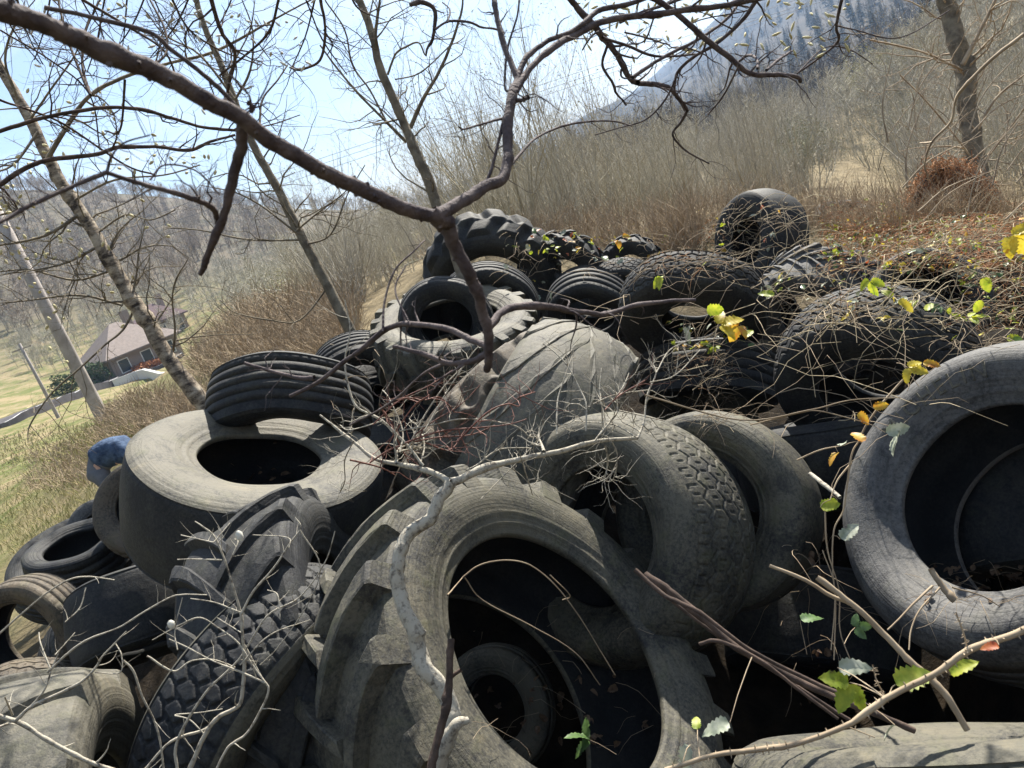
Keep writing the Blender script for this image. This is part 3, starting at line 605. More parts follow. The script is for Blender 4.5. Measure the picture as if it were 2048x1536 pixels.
for k, (y0, y1) in enumerate(((304, 126), (316, 139), (330, 149))):
    a = P(680, y0, 130); b = P(1213, y1, 130); dv = b-a; p0 = a-dv*1.2; p1 = b+dv*1.0
    t = np.linspace(0, 1, 30)[:, None]; pts_ = p0+(p1-p0)*t; pts_[:, 2] -= 0.0; V, Q = tubes([(pts_, np.full(30, .035))], 4)
    obj('power_line', mesh('power_line', V, Q, wm_), None, 'thin power line crossing the sky beyond the trees', 'cable', 'three power lines in the sky')
# conifers and willows on the slopes
def conifer(p, h, m, label, grp, r=.2):
    V = []; n = int(900)
    t = rng.random(n)**.7; a = rng.uniform(0, 6.28, n); rad = h*r*(1-t)*rng.uniform(.45, 1, n)+.05; z = h*(.08+.92*t)
    d = np.stack([np.cos(a), np.sin(a), -.25*np.ones(n)], -1); c = np.stack([np.cos(a)*rad*.4, np.sin(a)*rad*.4, z], -1); tip = c+d*rad[:, None]*.8; sd = np.stack([-np.sin(a), np.cos(a), 0*a], -1)*(rad*.22)[:, None]
    V = np.stack([c, c+(tip-c)*.6+sd, tip, c+(tip-c)*.6-sd], 1).reshape(-1, 3)
    e = D.objects.new('conifer_tree', None); SC.collection.objects.link(e); e.location = p; e['label'] = label; e['category'] = 'tree'; e['group'] = grp
    obj('crown', mesh('crown', V, np.arange(4*n).reshape(-1, 4), m, False), e); V, Q = tubes([(np.array([[0, 0, -1], [0, 0, h*.5], [0, 0, h]]), np.array([h*.02, h*.012, .01]))], 6); obj('trunk', mesh('trunk', V, Q, BARK['wood']), e); return e
cm = noisy('conifer_needles', (0.012, 0.028, 0.020), (0.03, 0.052, 0.032), .4, 3, .9, 0)
proto = None
for (x, y, h) in [(1560,40,17),(1600,20,18),(1640,60,16),(1575,95,15),(1610,105,14),(1650,120,16),(1700,30,17),(1745,10,18),(1690,90,15),(1540,120,14),(1585,150,13),(1630,160,13),(1770,60,15),(1500,110,16),(1520,170,13),(1480,150,15),(1460,200,12),(1730,120,13),(1800,20,15),(1420,210,12),(1665,20,17),(1715,70,15),(1385,235,10),(1350,250,10),(1320,262,9)]+[(rnd.uniform(1430,1900), rnd.uniform(-60,150), rnd.uniform(13,19)) for _ in range(30)]:
    g = onground(x, y, 120)
    if g is None: continue
    if proto is None: proto = conifer(g[0], 15, cm, 'dark conifer among bare trees on the mountain slope', 'conifers on the mountain slope'); o = proto; o.scale = (h/15,)*3
    else:
        o = proto.copy(); SC.collection.objects.link(o); o.location = g[0]; o.scale = (h/15,)*3; o.rotation_euler = (0, 0, rnd.uniform(0, 6))
        for ch in proto.children:
            c = ch.copy(); SC.collection.objects.link(c); c.parent = o
q = P(1030, 300, 60); q[2] = P(1030, 400, 60)[2]
conifer(q, 6.5, cm, 'lone small evergreen rising above the thicket left of the mountain', None, .14)
# yellowish catkin willows on the slope
wl = noisy('catkin_willow', (0.28, 0.26, 0.13), (0.46, 0.43, 0.24), .6, 4, .9, 0); wl2 = noisy('grey_willow', (0.20, 0.20, 0.13), (0.36, 0.35, 0.24), .6, 4, .9, 0)
def willow(x, y, d, r, h, m, label, n=5000, s=.05):
    q = P(x, y, d); g = float(gz(q[0], q[1])); e = D.objects.new('willow_tree', None); SC.collection.objects.link(e); e.location = (q[0], q[1], g); e['label'] = label; e['category'] = 'tree'
    top = q[2]-g; V, Q = leafcloud(n, r, r, h/2, s, .15); V[:, 2] += top-h/2; obj('crown', mesh('crown', V, Q, m, False), e)
    L_ = []
    for k in range(26):
        a = rng.uniform(0, 6.28); ex = np.array([math.cos(a)*r*.75, math.sin(a)*r*.75, top-h*rng.uniform(.05, .5)])*rng.uniform(.75, 1); L_.append((np.array([[0, 0, -.5], ex*[.25, .25, .5], ex*[.7, .7, .85], ex]), np.array([.05, .04, .02, .006])*d/25))
    V, Q = tubes(L_, 4); obj('trunk', mesh('trunk', V, Q, BARK['brush']), e)
willow(1735, 85, 75, 4.2, 7.5, wl, 'pale yellow flowering willow on the slope below the conifers', 5500, .10)
willow(1830, 60, 68, 4.2, 7, wl, 'pale yellow flowering willow right of the taller one', 5500, .10)
willow(1790, 160, 46, 2.6, 4.5, wl2, 'grey-green budding willow above the meadow', 4500, .05)
willow(1570, 215, 34, 2.2, 3.5, wl2, 'grey-green budding willow left of the meadow', 4500, .045)
willow(1230, 290, 30, 1.5, 3.2, wl2, 'budding willow in the thicket below the mountain edge', 3500, .035)
willow(780, 505, 24, 2.0, 2.2, wl, 'yellowish budding willow in the thicket left of the heap', 3500, .035)
willow(560, 530, 30, 2.4, 2.4, wl, 'yellow-green budding willow standing behind the thin leaning trunk', 3500, .04)
# dry weeds on the field edge and bare bushes
def weeds(name, label, regs, col, kind='stuff'):
    L_ = []
    for (x0, y0, x1, y1, cnt, h, r) in regs:
        for _ in range(cnt):
            g = onground(rnd.uniform(x0, x1), rnd.uniform(y0, y1), 8)
            if g is None or g[1] > 60: continue
            p = g[0]; d = unit(np.array([rng.normal(0, .6), rng.normal(0, .6), 1])); l = h*rng.uniform(.4, 1.3); b = np.array([rng.normal(0, .5), rng.normal(0, .5), -.5])*l*.5
            L_.append((np.array([p-[0, 0, .05], p+d*l*.5, p+d*l+b*.4]), np.array([r, r*.8, r*.3])*g[1]/14))
    V, Q = tubes(L_, 3); return obj(name, mesh(name, V, Q, col), None, label, 'weeds', None, kind)
weeds('dry_weeds', 'dry tan weeds and thin stalks at the foot of the birch and round the field edge', [(200, 790, 460, 900, 2600, .5, .006), (380, 640, 720, 760, 3200, .7, .006), (700, 430, 1400, 520, 3500, .6, .006), (1300, 395, 2048, 470, 3500, .5, .004), (0, 860, 300, 940, 500, .35, .006), (60, 900, 200, 980, 500, .4, .006), (430, 560, 720, 660, 1500, .9, .008)], BARK['stem'])
weeds('field_grass', 'tufts of dry and green grass on the sloping field', [(0, 930, 190, 1110, 1800, .16, .006), (0, 850, 330, 930, 2200, .28, .007)], noisy('grass_blades', (0.17, 0.19, 0.06), (0.34, 0.29, 0.14), 1.2, 4, .9, 0))
# ------------------------------------------------------------------ bent person
def skin(name, chains, m, parent=None, sub=2):
    import bmesh
    bm = bmesh.new(); sk = bm.verts.layers.skin.verify(); vs = {}
    for ch in chains:
        prev = None
        for (k, p, r) in ch:
            if k not in vs:
                v = bm.verts.new(p); v[sk].radius = (r, r) if not isinstance(r, tuple) else r; v[sk].use_root = not vs; vs[k] = v
            v = vs[k]
            if prev is not None and prev is not v and bm.edges.get((prev, v)) is None: bm.edges.new((prev, v))
            prev = v
    me = D.meshes.new(name); bm.to_mesh(me); bm.free(); me.materials.append(m)
    o = obj(name, me, parent); o.modifiers.new('skin', 'SKIN').use_smooth_shade = True; s = o.modifiers.new('sub', 'SUBSURF'); s.levels = sub; s.render_levels = sub; return o
gp = P(205, 1010, 10.0); gg = float(gz(gp[0], gp[1]))
pe = D.objects.new('person', None); SC.collection.objects.link(pe); pe.location = (0, 0, 0)
pe['label'] = 'person in a blue denim jacket and grey trousers bent over behind the big flat tyre'; pe['category'] = 'person'
B = lambda x, y, dz=0.0: P(x, y, 10.0+dz)
skinm, _, _ = mat('skin', (0.5, 0.32, 0.24), .6)
den = noisy('denim', (0.018, 0.035, 0.075), (0.075, 0.115, 0.19), 9, 6, .9, .8, 14, bd=.03); gre = noisy('grey_trousers', (0.09, 0.105, 0.13), (0.14, 0.15, 0.17), 8, 4)
hl, hr = B(192, 935, -.1), B(200, 940, .13); down = np.array([0, 0, -1.0])
legs = []
pel = B(197, 930); ch_ = B(243, 903); nk = B(272, 915)
for s, h0 in (('l', hl), ('r', hr)):
    kn = h0+np.array([.10, -.04, -.42]); ft = np.array([kn[0]-.04, kn[1]+.05, gg+.08]); toe = ft+np.array([.2, -.05, -.02]); legs.append([('pel', pel, .10), (s+'h', h0, .06), (s+'k', kn, .05), (s+'a', ft, .045), (s+'t', toe, .04)])
arms = []
for s, o_ in (('l', -.19), ('r', .19)):
    sh_ = B(262, 908, o_); el = sh_+np.array([.04, 0, -.27]); wr = el+np.array([.1, 0, -.22]); arms.append([('ch', ch_, .13), (s+'s', sh_, .06), (s+'e', el, .045), (s+'w', wr, .032), (s+'p', wr+np.array([.03, 0, -.07]), .035)])
    for q, off in enumerate((-.03, -.01, .01, .03)): arms.append([(s+'p', None, 0), (s+'f%d' % q, wr+np.array([.05, off, -.15]), .010)])
    arms.append([(s+'p', None, 0), (s+'th', wr+np.array([.0, -.045 if o_ < 0 else .045, -.10]), .011)])
hd = nk+np.array([.16, 0, -.06])
skin('body', [[('pel', pel, .10), ('ch', ch_, .13), ('nk', nk, .06), ('hd', hd, .095), ('cr', hd+np.array([.09, 0, -.06]), .075)]]+legs+arms, skinm, pe)
skin('jacket', [[('a', B(190, 924), (.15, .16)), ('a2', B(199, 916), (.185, .19)), ('b', B(214, 907), (.20, .205)), ('b2', B(228, 901), (.205, .205)), ('c', B(243, 899), (.21, .20)), ('d', B(262, 908), .15), ('e', nk, .08)]]+[[('d', None, 0), (s+'1', B(262, 908, o_), .085), (s+'2', B(262, 908, o_)+np.array([.04, 0, -.27]), .068), (s+'3', B(262, 908, o_)+np.array([.13, 0, -.46]), .05)] for s, o_ in (('l', -.2), ('r', .2))], den, pe, 3)
skin('trousers', [[('w0', B(222, 910), .06), ('w', B(210, 916), .155), ('p0', B(200, 926), .17), ('p', B(191, 938), .175), (s+'0', (B(190, 942)+l[1][1])/2+np.array([0, 0, -.06]), .14), (s+'1', l[1][1]+np.array([0, 0, -.12]), .12), (s+'2', l[2][1], .09), (s+'3', l[3][1]+np.array([0, 0, .05]), .075)] for s, l in (('l', legs[0]), ('r', legs[1]))], gre, pe, 3)
hair, _, _ = mat('hair', (0.03, 0.022, 0.016), .8)
skin('hair', [[('a', hd+np.array([.02, 0, .03]), .09), ('b', hd+np.array([.11, 0, -.03]), .07)]], hair, pe)
# ------------------------------------------------------------------ haze
hz = D.materials.new('haze'); hz.use_nodes = True; hz.node_tree.nodes.clear()
pv = nd(hz.node_tree, 'ShaderNodeVolumePrincipled', Density=0.0003, Anisotropy=0.1); pv.inputs['Color'].default_value = (0.42, 0.64, 1.0, 1)
ho = nd(hz.node_tree, 'ShaderNodeOutputMaterial'); hz.node_tree.links.new(pv.outputs[0], ho.inputs['Volume'])
zlo = float(Z.min())-1; zhi = float(Z.max())+30
V, Q = boxv(-2650, 2650, -2650, 2650, zlo, zhi); obj('haze', mesh('haze', V, Q, hz, False), None, 'thin bluish haze between the heap and the mountain', 'haze', None, 'stuff')
# ------------------------------------------------------------------ near trees and branches
ONE = {'branches': 'branch', 'side_branches': 'branch', 'twigs': 'twig', 'red_twigs': 'twig', 'stems': 'stem', 'catkins': 'catkin', 'stem': 'stem', 'fronds': None, 'trunk': None, 'limb': None, 'stick': 'stick', 'stub': None}
def tree(name, label, cat, parts, grp=None):
    """parts: list of (part name, lines, material, sides); lines that grow out of one another make one part"""
    e = D.objects.new(name, None); SC.collection.objects.link(e); e.location = (0, 0, 0); e['label'] = label; e['category'] = cat
    if grp: e['group'] = grp
    for pn, L_, m, sd in parts:
        if not L_: continue
        one = ONE.get(pn)
        if one is None:
            V, Q = tubes(L_, sd); obj(pn, mesh(pn, V, Q, m), e, kind='stuff' if pn == 'fronds' else None); continue
        own = {}; gs = []
        for p, r in L_:
            k = tuple(np.round(p[0], 5)); g = own.get(k)
            if g is None: g = len(gs); gs.append([])
            gs[g].append((p, r))
            for q in p: own.setdefault(tuple(np.round(q, 5)), g)
        gs.sort(key=lambda g: -sum(len(x[0])*x[1].max() for x in g)); rest = [x for g in gs[98:] for x in g]
        for g in gs[:98]: V, Q = tubes(g, sd); obj(one, mesh(one, V, Q, m), e)
        if rest: V, Q = tubes(rest, sd); obj(one, mesh(one, V, Q, m), e, kind='stuff')
    return e
def catkins(pts_, m, ln=.03, r=.006):
    L_ = []
    for p in pts_:
        d = unit(np.array([rng.normal(0, .5), rng.normal(0, .5), rng.normal(0, .6)])); L_.append((np.array([p, p+d*ln*.35, p+d*ln*.75, p+d*ln]), np.array([r*.4, r, r*.9, r*.2])))
    return L_
birchm = None
def birch_mat():
    m, t, b = mat('peeling_birch_bark', (.3, .25, .18), .8, .2); lk = t.links.new; g = nd(t, 'ShaderNodeTexCoord')
    mp_ = nd(t, 'ShaderNodeMapping'); mp_.inputs['Scale'].default_value = (1, 1, 2.2); lk(g.outputs['Object'], mp_.inputs[0])
    n = nd(t, 'ShaderNodeTexNoise', Scale=5.0, Detail=8.0, Roughness=.7); lk(mp_.outputs[0], n.inputs['Vector'])
    r = nd(t, 'ShaderNodeValToRGB'); e = r.color_ramp.elements; e[0].position = .40; e[0].color = (.035, .026, .02, 1); e[1].position = .5; e[1].color = (.20, .16, .115, 1)
    x = r.color_ramp.elements.new(.62); x.color = (.36, .31, .235, 1); lk(n.outputs['Fac'], r.inputs[0]); lk(r.outputs[0], b.inputs['Base Color'])
    bp = nd(t, 'ShaderNodeBump', Strength=.8, Distance=.02); lk(n.outputs['Fac'], bp.inputs['Height']); lk(bp.outputs[0], b.inputs['Normal']); return m
BM = birch_mat()
yc = noisy('catkin', (.42, .38, .20), (.62, .56, .34), 8, 3, .8, 0); wc = noisy('pale_catkin', (.45, .44, .38), (.65, .63, .55), 40, 3, .9, 0)
# birch
tr = pl([(430,835),(405,800),(345,720),(290,640),(240,560),(185,460),(115,350),(60,240),(0,130),(-60,30),(-110,-60)], 8.6, 9.2, 37, 13, 6, .05)
br = []; 
for pix, w in (([(75,265),(25,330),(-40,350)],6),([(130,375),(60,410),(0,430),(-60,440)],7),([(95,318),(137,249),(181,190),(260,150),(342,126),(427,103),(533,48),(602,10),(640,-10)],10),
               ([(165,425),(90,470),(0,490),(-60,500)],7),([(200,490),(120,530),(0,550)],6),([(150,400),(230,360),(330,350),(400,330)],5),([(243,610),(160,590),(60,600),(0,606)],5),([(225,540),(150,560),(60,540),(-20,545)],5),([(60,240),(100,180),(150,110),(180,30)],6),
               ([(345,715),(350,660),(345,600),(352,560),(375,520)],6),([(270,615),(245,660),(210,690),(160,735),(100,790),(60,850),(55,880)],5),([(35,200),(10,120),(30,50),(70,0)],6),([(190,470),(250,430),(300,440),(350,420)],4)):
    l = pl(pix, 8.9, 8.3, w, 2.5); br.append(l); sprout(br, l, 8, .8, .6, 2, kids=3)
sprout(br, tr, 34, .95, .16, 2, .25, 1, kids=3)
pt = [l[0][-1] for l in br if l[1][-1] < .004][::3]
tree('birch_tree', 'leaning birch with brown peeling bark and yellow catkins at the left', 'tree', [('trunk', [tr], BM, 14), ('branches', br, BARK['tree'], 4), ('catkins', catkins(pt[:200], yc, .06, .016), yc, 5)])
# thin leaning trunk
tr = pl([(735,720),(700,655),(640,540),(590,450),(540,350),(495,270),(455,160),(400,30),(385,-40)], 7.4, 7.8, 24, 10, 6, .04); br = []
for pix, w in (([(600,470),(560,440),(520,410),(470,385),(400,370)],5),([(470,200),(500,140),(505,60),(480,-10)],6),([(455,160),(470,120),(500,60),(510,0)],5),([(590,465),(630,430),(670,400),(700,375)],4),([(470,200),(400,110),(330,70),(290,20)],5),
               ([(607,490),(660,470),(690,400),(700,380),(730,330)],4),([(660,570),(600,640),(540,640),(470,625),(440,600)],4),([(610,480),(500,480),(400,460),(330,455)],4)):
    l = pl(pix, 7.5, 7.2, w, 2); br.append(l); sprout(br, l, 6, .6, .6, 2, kids=3)
sprout(br, tr, 22, .9, .22, 2, .3, 1, kids=3)
tree('sapling_tree', 'thin leaning sapling with smooth grey bark between the birch and the heap', 'tree', [('trunk', [tr], BARK['tree'], 10), ('branches', br, BARK['tree'], 4)])
# third trunk
tr = pl([(960,620),(925,545),(895,450),(870,390),(830,300),(810,250),(765,150),(740,60),(705,-20)], 6.2, 6.6, 26, 14, 6, .04); br = []
for pix, w in (([(813,284),(769,239),(721,191),(680,144),(640,90)],7),([(752,100),(752,60),(759,0),(760,-20)],9),([(820,256),(844,202),(878,144),(902,89),(923,20),(925,-20)],9),([(771,239),(740,180),(705,130),(690,60),(650,0)],4),([(800,238),(768,246),(747,250)],4),
               ([(775,150),(790,110),(810,95),(836,85),(850,110)],5),([(902,89),(860,130),(830,150),(790,159)],3)):
    l = pl(pix, 6.5, 6.3, w, 3); br.append(l); sprout(br, l, 6, .5, .5, 2, kids=2)
sprout(br, tr, 12, .7, .2, 1, .35, 1, kids=3)
tree('sapling_tree', 'slim sapling rising behind the fork of the big near branch', 'tree', [('trunk', [tr], BARK['tree'], 10), ('branches', br, BARK['tree'], 4)])
# right trunk
tr = pl([(1995,470),(1975,400),(1960,340),(1945,280),(1930,200),(1925,130),(1905,60),(1885,-20)], 9.4, 9.8, 38, 34, 6, .04); br = []
for pix, w in (([(1925,130),(1960,60),(1990,0),(2000,-20)],10),([(1925,140),(1860,110),(1790,90),(1740,80)],5),([(1945,280),(1990,200),(2048,150)],6),([(1960,330),(2010,270),(2060,200)],7),([(1955,330),(1900,260),(1850,200),(1800,150)],4)):
    l = pl(pix, 9.5, 9.2, w, 3); br.append(l); sprout(br, l, 6, .8, .5, 2, kids=3)
sprout(br, tr, 16, 1.0, .12, 2, .3, 1, kids=3)
tree('young_tree', 'young tree with a smooth brownish trunk at the top right', 'tree', [('trunk', [tr], BARK['tree'], 12), ('branches', br, BARK['stem'], 4)])
sl_ = []
for pix, w in (([(2048,68),(1980,120),(1936,164),(1912,198),(1902,243),(1864,284),(1850,328),(1857,359)],8),([(1864,284),(1840,286)],4)): l = pl(pix, 5.0, 5.6, w, 3); sl_.append(l)
for _ in range(26):
    x = rnd.uniform(1750, 2100); y = rnd.uniform(250, 460); d = rnd.uniform(6, 9); a = rnd.uniform(-.2, .9)
    l = pl([(x, y), (x+80*math.sin(a), y-80*math.cos(a)), (x+190*math.sin(a+.2), y-190*math.cos(a+.2))], d, d, rnd.uniform(2.5, 5), 1.5, 4); sl_.append(l); sprout(sl_, l, 3, .3, .6, 1)
tree('tall_shrub', 'loose tan arching shoots round the smooth brownish trunk', 'shrub', [('stems', sl_, BARK['stem'], 4)])
# big near branch
Lm = []
main = pl([(-60,10),(0,22),(90,50),(200,100),(300,145),(400,195),(490,245),(560,290),(640,335),(700,368),(790,408),(870,432)], .62, 1.02, 43, 27, 6, .05)
dn = pl([(862,425),(890,440),(905,475),(930,530),(950,575),(962,620),(975,670),(977,715),(974,740)], 1.02, 1.2, 33, 15, 6, .04)
rt = pl([(868,432),(900,418),(940,395),(975,372),(1008,350),(1015,300),(1018,240),(1030,185),(1037,158)], 1.02, 1.25, 27, 18, 6, .05)
Lm += [main, dn, rt]
for pix, d0, d1, w0, w1 in (
 ([(965,385),(985,330),(1000,270),(1012,220)],1.15,1.2,8,6),
 ([(1035,160),(1052,116),(1090,85),(1135,68),(1175,41),(1203,20),(1275,3),(1330,-20)],1.25,1.5,12,10),
 ([(1030,185),(1062,133),(1110,93),(1140,75),(1200,45),(1290,30),(1380,20),(1460,10),(1560,-15)],1.22,1.6,14,12),
 ([(1037,162),(1015,110),(1000,60),(990,10),(985,-30)],1.25,1.35,13,11),
 ([(1037,165),(1010,180),(1015,100),(1035,30),(1040,-20)],1.3,1.4,5,4),
 ([(1030,203),(1045,200),(1058,195)],1.22,1.2,10,9),
 ([(1010,345),(1040,308),(1073,276),(1125,252),(1180,243),(1230,243),(1263,252)],1.25,1.7,6,3),
 ([(1008,236),(975,245),(930,258),(918,254)],1.2,1.1,6,3.5),
 ([(492,225),(482,290),(470,345),(452,415),(430,478),(412,515),(400,548)],.85,.95,26,11),
 ([(437,447),(428,420),(410,407),(362,390),(284,369),(212,345)],.92,.8,13,9),
 ([(212,345),(143,373),(61,410),(0,444),(-50,460)],.8,.7,10,7),
 ([(212,348),(225,310),(250,285),(300,270)],.8,.8,5,3),([(300,360),(330,330),(390,340),(440,390)],.85,.9,4,3),
 ([(500,225),(505,215),(495,205)],.86,.85,10,9),
 ([(89,15),(171,31),(294,62),(342,99),(393,137),(430,170),(468,208)],1.0,1.1,9,9),
 ([(977,655),(1005,626),(1039,614),(1107,614),(1158,623),(1199,630),(1227,625),(1278,609),(1330,603),(1390,600)],1.2,1.6,17,8),
 ([(974,695),(933,674),(885,657),(834,650),(800,650),(765,664),(714,705),(694,719),(632,767),(581,792)],1.2,1.5,14,8),
 ([(977,702),(947,722),(899,726),(844,708),(786,693)],1.2,1.25,15,8),([(629,755),(602,756),(547,743),(489,726)],1.45,1.5,10,7),
 ([(910,720),(850,745),(800,790),(750,825),(700,850)],1.22,1.7,7,4),([(765,664),(770,600),(790,540),(830,500),(850,480)],1.35,1.5,5,3),([(820,650),(790,580),(812,530)],1.3,1.4,4,3)):
    l = pl(pix, d0, d1, w0, w1, 6, .09); Lm.append(l)
    if w0 < 18: sprout(Lm, l, 5, .07, .4, 1, .3, 1, kids=1)
for _ in range(46):      # stubs and knots of the big branch
    p, r = main if rnd.random() < .6 else dn; i = rnd.randrange(3, len(p)-2); s = unit(np.cross(p[i+1]-p[i], rng.normal(0, 1, 3))); Lm.append((np.array([p[i], p[i]+s*r[i]*1.05, p[i]+s*r[i]*1.25]), np.array([r[i]*.45, r[i]*.3, r[i]*.12])))
tree('near_branch', 'thick dark branch crossing the sky and forking down in front of the heap', 'branch', [('limb', Lm[:3], BARK['near'], 14), ('side_branches', Lm[3:], BARK['near'], 7)])
# overhead twigs of the next tree, top right and top left
Lr = []
for pix, w0, w1 in (([(1130,-15),(1150,10),(1186,48),(1205,75),(1220,89),(1240,120),(1261,157),(1275,165)],15,12),([(1275,165),(1300,168),(1336,174),(1357,198),(1374,222)],11,8),([(1374,222),(1360,246),(1345,270),(1365,295),(1390,312),(1418,327)],6,3),
 ([(1265,155),(1310,125),(1350,101),(1403,75),(1451,40),(1480,0),(1490,-20)],8,5),([(1215,85),(1205,130),(1225,165),(1232,185),(1245,200),(1252,210)],6,4),([(1200,62),(1185,70),(1165,100)],4,3),([(1205,75),(1250,90),(1300,110),(1348,112),(1400,108)],7,4),([(1250,65),(1290,75),(1340,90)],4,3),
 ([(1290,-10),(1348,24),(1406,72),(1451,109),(1498,145),(1553,149),(1594,154),(1601,163)],12,8),([(1533,140),(1560,118),(1584,102)],6,5),([(1515,137),(1512,116),(1495,111),(1478,123)],6,5),([(1519,-10),(1485,41),(1430,89),(1389,113),(1355,144),(1348,191)],9,5),
 ([(1478,130),(1447,191),(1416,229)],5,2.5),([(1686,-10),(1673,51),(1676,82),(1642,113),(1594,147)],7,4),([(1594,147),(1650,95),(1700,100),(1745,128)],3,2),([(1673,51),(1710,60),(1800,75),(1900,20)],3,2),
 ([(1380,-10),(1330,10),(1280,25),(1240,45)],9,6),([(1310,30),(1290,80),(1262,85),(1250,60)],4,2),([(1420,-10),(1470,-5),(1510,-10)],8,8),([(1355,150),(1330,200),(1290,240),(1240,255),(1190,270)],4,2.5),([(1470,8),(1500,20),(1400,40),(1370,60)],4,2)):
    l = pl(pix, 2.1, 2.4, w0, w1, 6, .08); Lr.append(l); sprout(Lr, l, 6, .12, .45, 1, .2, 1, kids=2)
ct = [l[0][-1] for l in Lr if l[1][-1] < .0016]
hangc = [(P(rnd.uniform(1150, 1700), rnd.uniform(-10, 110), rnd.uniform(2.2, 2.8))) for _ in range(150)]
tree('overhead_branches', 'crooked branches with hanging pale catkins reaching in at the top right', 'branch', [('branches', Lr, BARK['near'], 6), ('catkins', catkins(hangc[:110], yc, .03, .0042), yc, 5)])
Ll = []
for pix, w0, w1 in (([(-30,560),(-10,375),(0,369),(82,325),(191,309),(239,294),(308,294),(376,301),(420,284),(470,270)][1:],11,5),([(-30,275),(0,263),(85,236),(191,217),(273,219),(342,236),(410,256),(478,261)],9,6),
 ([(181,190),(165,130),(172,60),(200,0)],6,4),([(181,190),(150,120),(130,60),(115,-10)],6,4),([(280,145),(330,110),(330,60),(300,0)],5,4),([(250,160),(240,260),(210,262)],5,3),([(150,-10),(250,50),(330,105),(360,180)],6,4),
 ([(420,-10),(440,60),(470,110),(455,180),(465,205)],9,6),([(478,261),(540,250),(600,230)],4,2),([(340,-10),(380,60),(440,100),(520,130)],5,3),([(560,-10),(540,60),(490,110),(440,150)],6,4),
 ([(640,-10),(650,60),(640,120),(600,140),(580,135)],7,4),([(648,60),(665,90),(655,110)],4,2),([(520,250),(525,200),(555,160),(575,130)],5,3),([(0,60),(100,120),(180,190),(200,300)],4,3),([(0,200),(60,220),(130,250),(250,330),(310,350)],5,4)):
    l = pl(pix, 3.4, 3.8, w0, w1, 6, .07); Ll.append(l); sprout(Ll, l, 7, .28, .5, 1, .1, 1, kids=3)
for _ in range(14):
    x = rnd.uniform(-20, 640); y = rnd.uniform(-20, 40); a = rnd.uniform(-.9, .9); l = pl([(x, y-40), (x+60*math.sin(a), y+40), (x+150*math.sin(a), y+110)], 4, 4.3, 4, 2, 4); Ll.append(l); sprout(Ll, l, 5, .3, .6, 1)
lc = [P(rnd.uniform(0, 640), abs(rnd.gauss(0, 75)), rnd.uniform(3.4, 4.2)) for _ in range(55)]
tree('overhead_branches', 'dark curving branches and fine twigs hanging in at the top left', 'branch', [('branches', Ll, BARK['dark'], 5), ('catkins', catkins(lc, wc, .04, .006), wc, 5)])
Lt = []
for pix, w0, w1 in (([(820,10),(845,5),(870,20),(868,60),(865,80),(855,95),(852,112)],10,4),([(868,60),(890,45),(910,42),(940,45),(965,55),(990,58),(1008,65)],6,3.5),([(895,45),(900,20),(885,5)],4,3),([(700,-10),(720,20),(770,40)],4,2)):
    l = pl(pix, 1.8, 1.9, w0, w1, 6, .12); Lt.append(l); sprout(Lt, l, 4, .06, .4, 1)
tree('hanging_twigs', 'short crooked twigs dangling at the top centre', 'branch', [('twigs', Lt, BARK['near'], 6)])
# pale sapling in front of the front tyre
Lp = [pl([(868,1590),(885,1496),(906,1430),(878,1377),(844,1319),(824,1257),(806,1199),(796,1148),(806,1090),(844,1052),(875,1011),(902,965)], 2.1, 2.38, 38, 24, 6, .03),
      pl([(902,965),(970,937),(1039,917),(1117,903),(1193,883),(1275,876)], 2.38, 2.6, 17, 7), pl([(902,965),(871,948),(827,934),(793,927),(748,917),(707,883),(680,862),(640,830)], 2.38, 2.6, 14, 4)]
fine = []
for pix, w0 in (([(1275,876),(1288,842),(1295,790),(1312,746),(1299,719)],5),([(847,931),(817,893),(765,842),(714,814),(697,773),(690,719),(700,660),(690,600)],7),([(933,941),(957,928),(988,903),(1015,896),(1059,896)],4),([(1087,903),(1082,885),(1076,869)],7),
 ([(800,862),(868,849),(919,838),(970,840),(1032,852),(1059,873),(1076,872)],3.5),([(1172,862),(1172,811),(1160,780),(1135,732),(1110,705),(1087,688)],4),([(1114,869),(1114,830),(1117,794),(1135,739),(1145,710)],4),([(1189,883),(1210,845),(1199,790),(1203,736)],4),
 ([(1189,883),(1215,850),(1234,825),(1234,794),(1248,770),(1258,746)],4),([(1237,821),(1281,831),(1330,842)],3),([(1186,808),(1230,790),(1295,780)],3),([(1275,876),(1230,850),(1180,845),(1150,842)],3),([(793,927),(795,900),(815,890),(840,885)],6),([(840,930),(848,900),(845,870),(835,880)],5),
 ([(800,905),(805,860),(780,800),(765,780)],4),([(817,893),(850,830),(890,770),(925,735),(945,720)],4),([(850,860),(890,790),(950,700),(975,690)],3),([(1210,890),(1215,930),(1205,965)],4),([(1225,885),(1235,915),(1225,960),(1200,960)],3),([(1040,910),(1065,990)],3),([(960,1000),(1063,895)],2),([(707,883),(690,920),(690,960),(680,985)],3),([(765,842),(700,860),(680,850)],3),([(1312,746),(1340,700),(1380,680)],3),([(1299,765),(1350,750),(1400,700)],3)):
    l = pl(pix, 2.42, 2.6, w0, 2.2, 5, .09); fine.append(l); sprout(fine, l, 7, .14, .7, 1, .1, 1, kids=2)
red = []
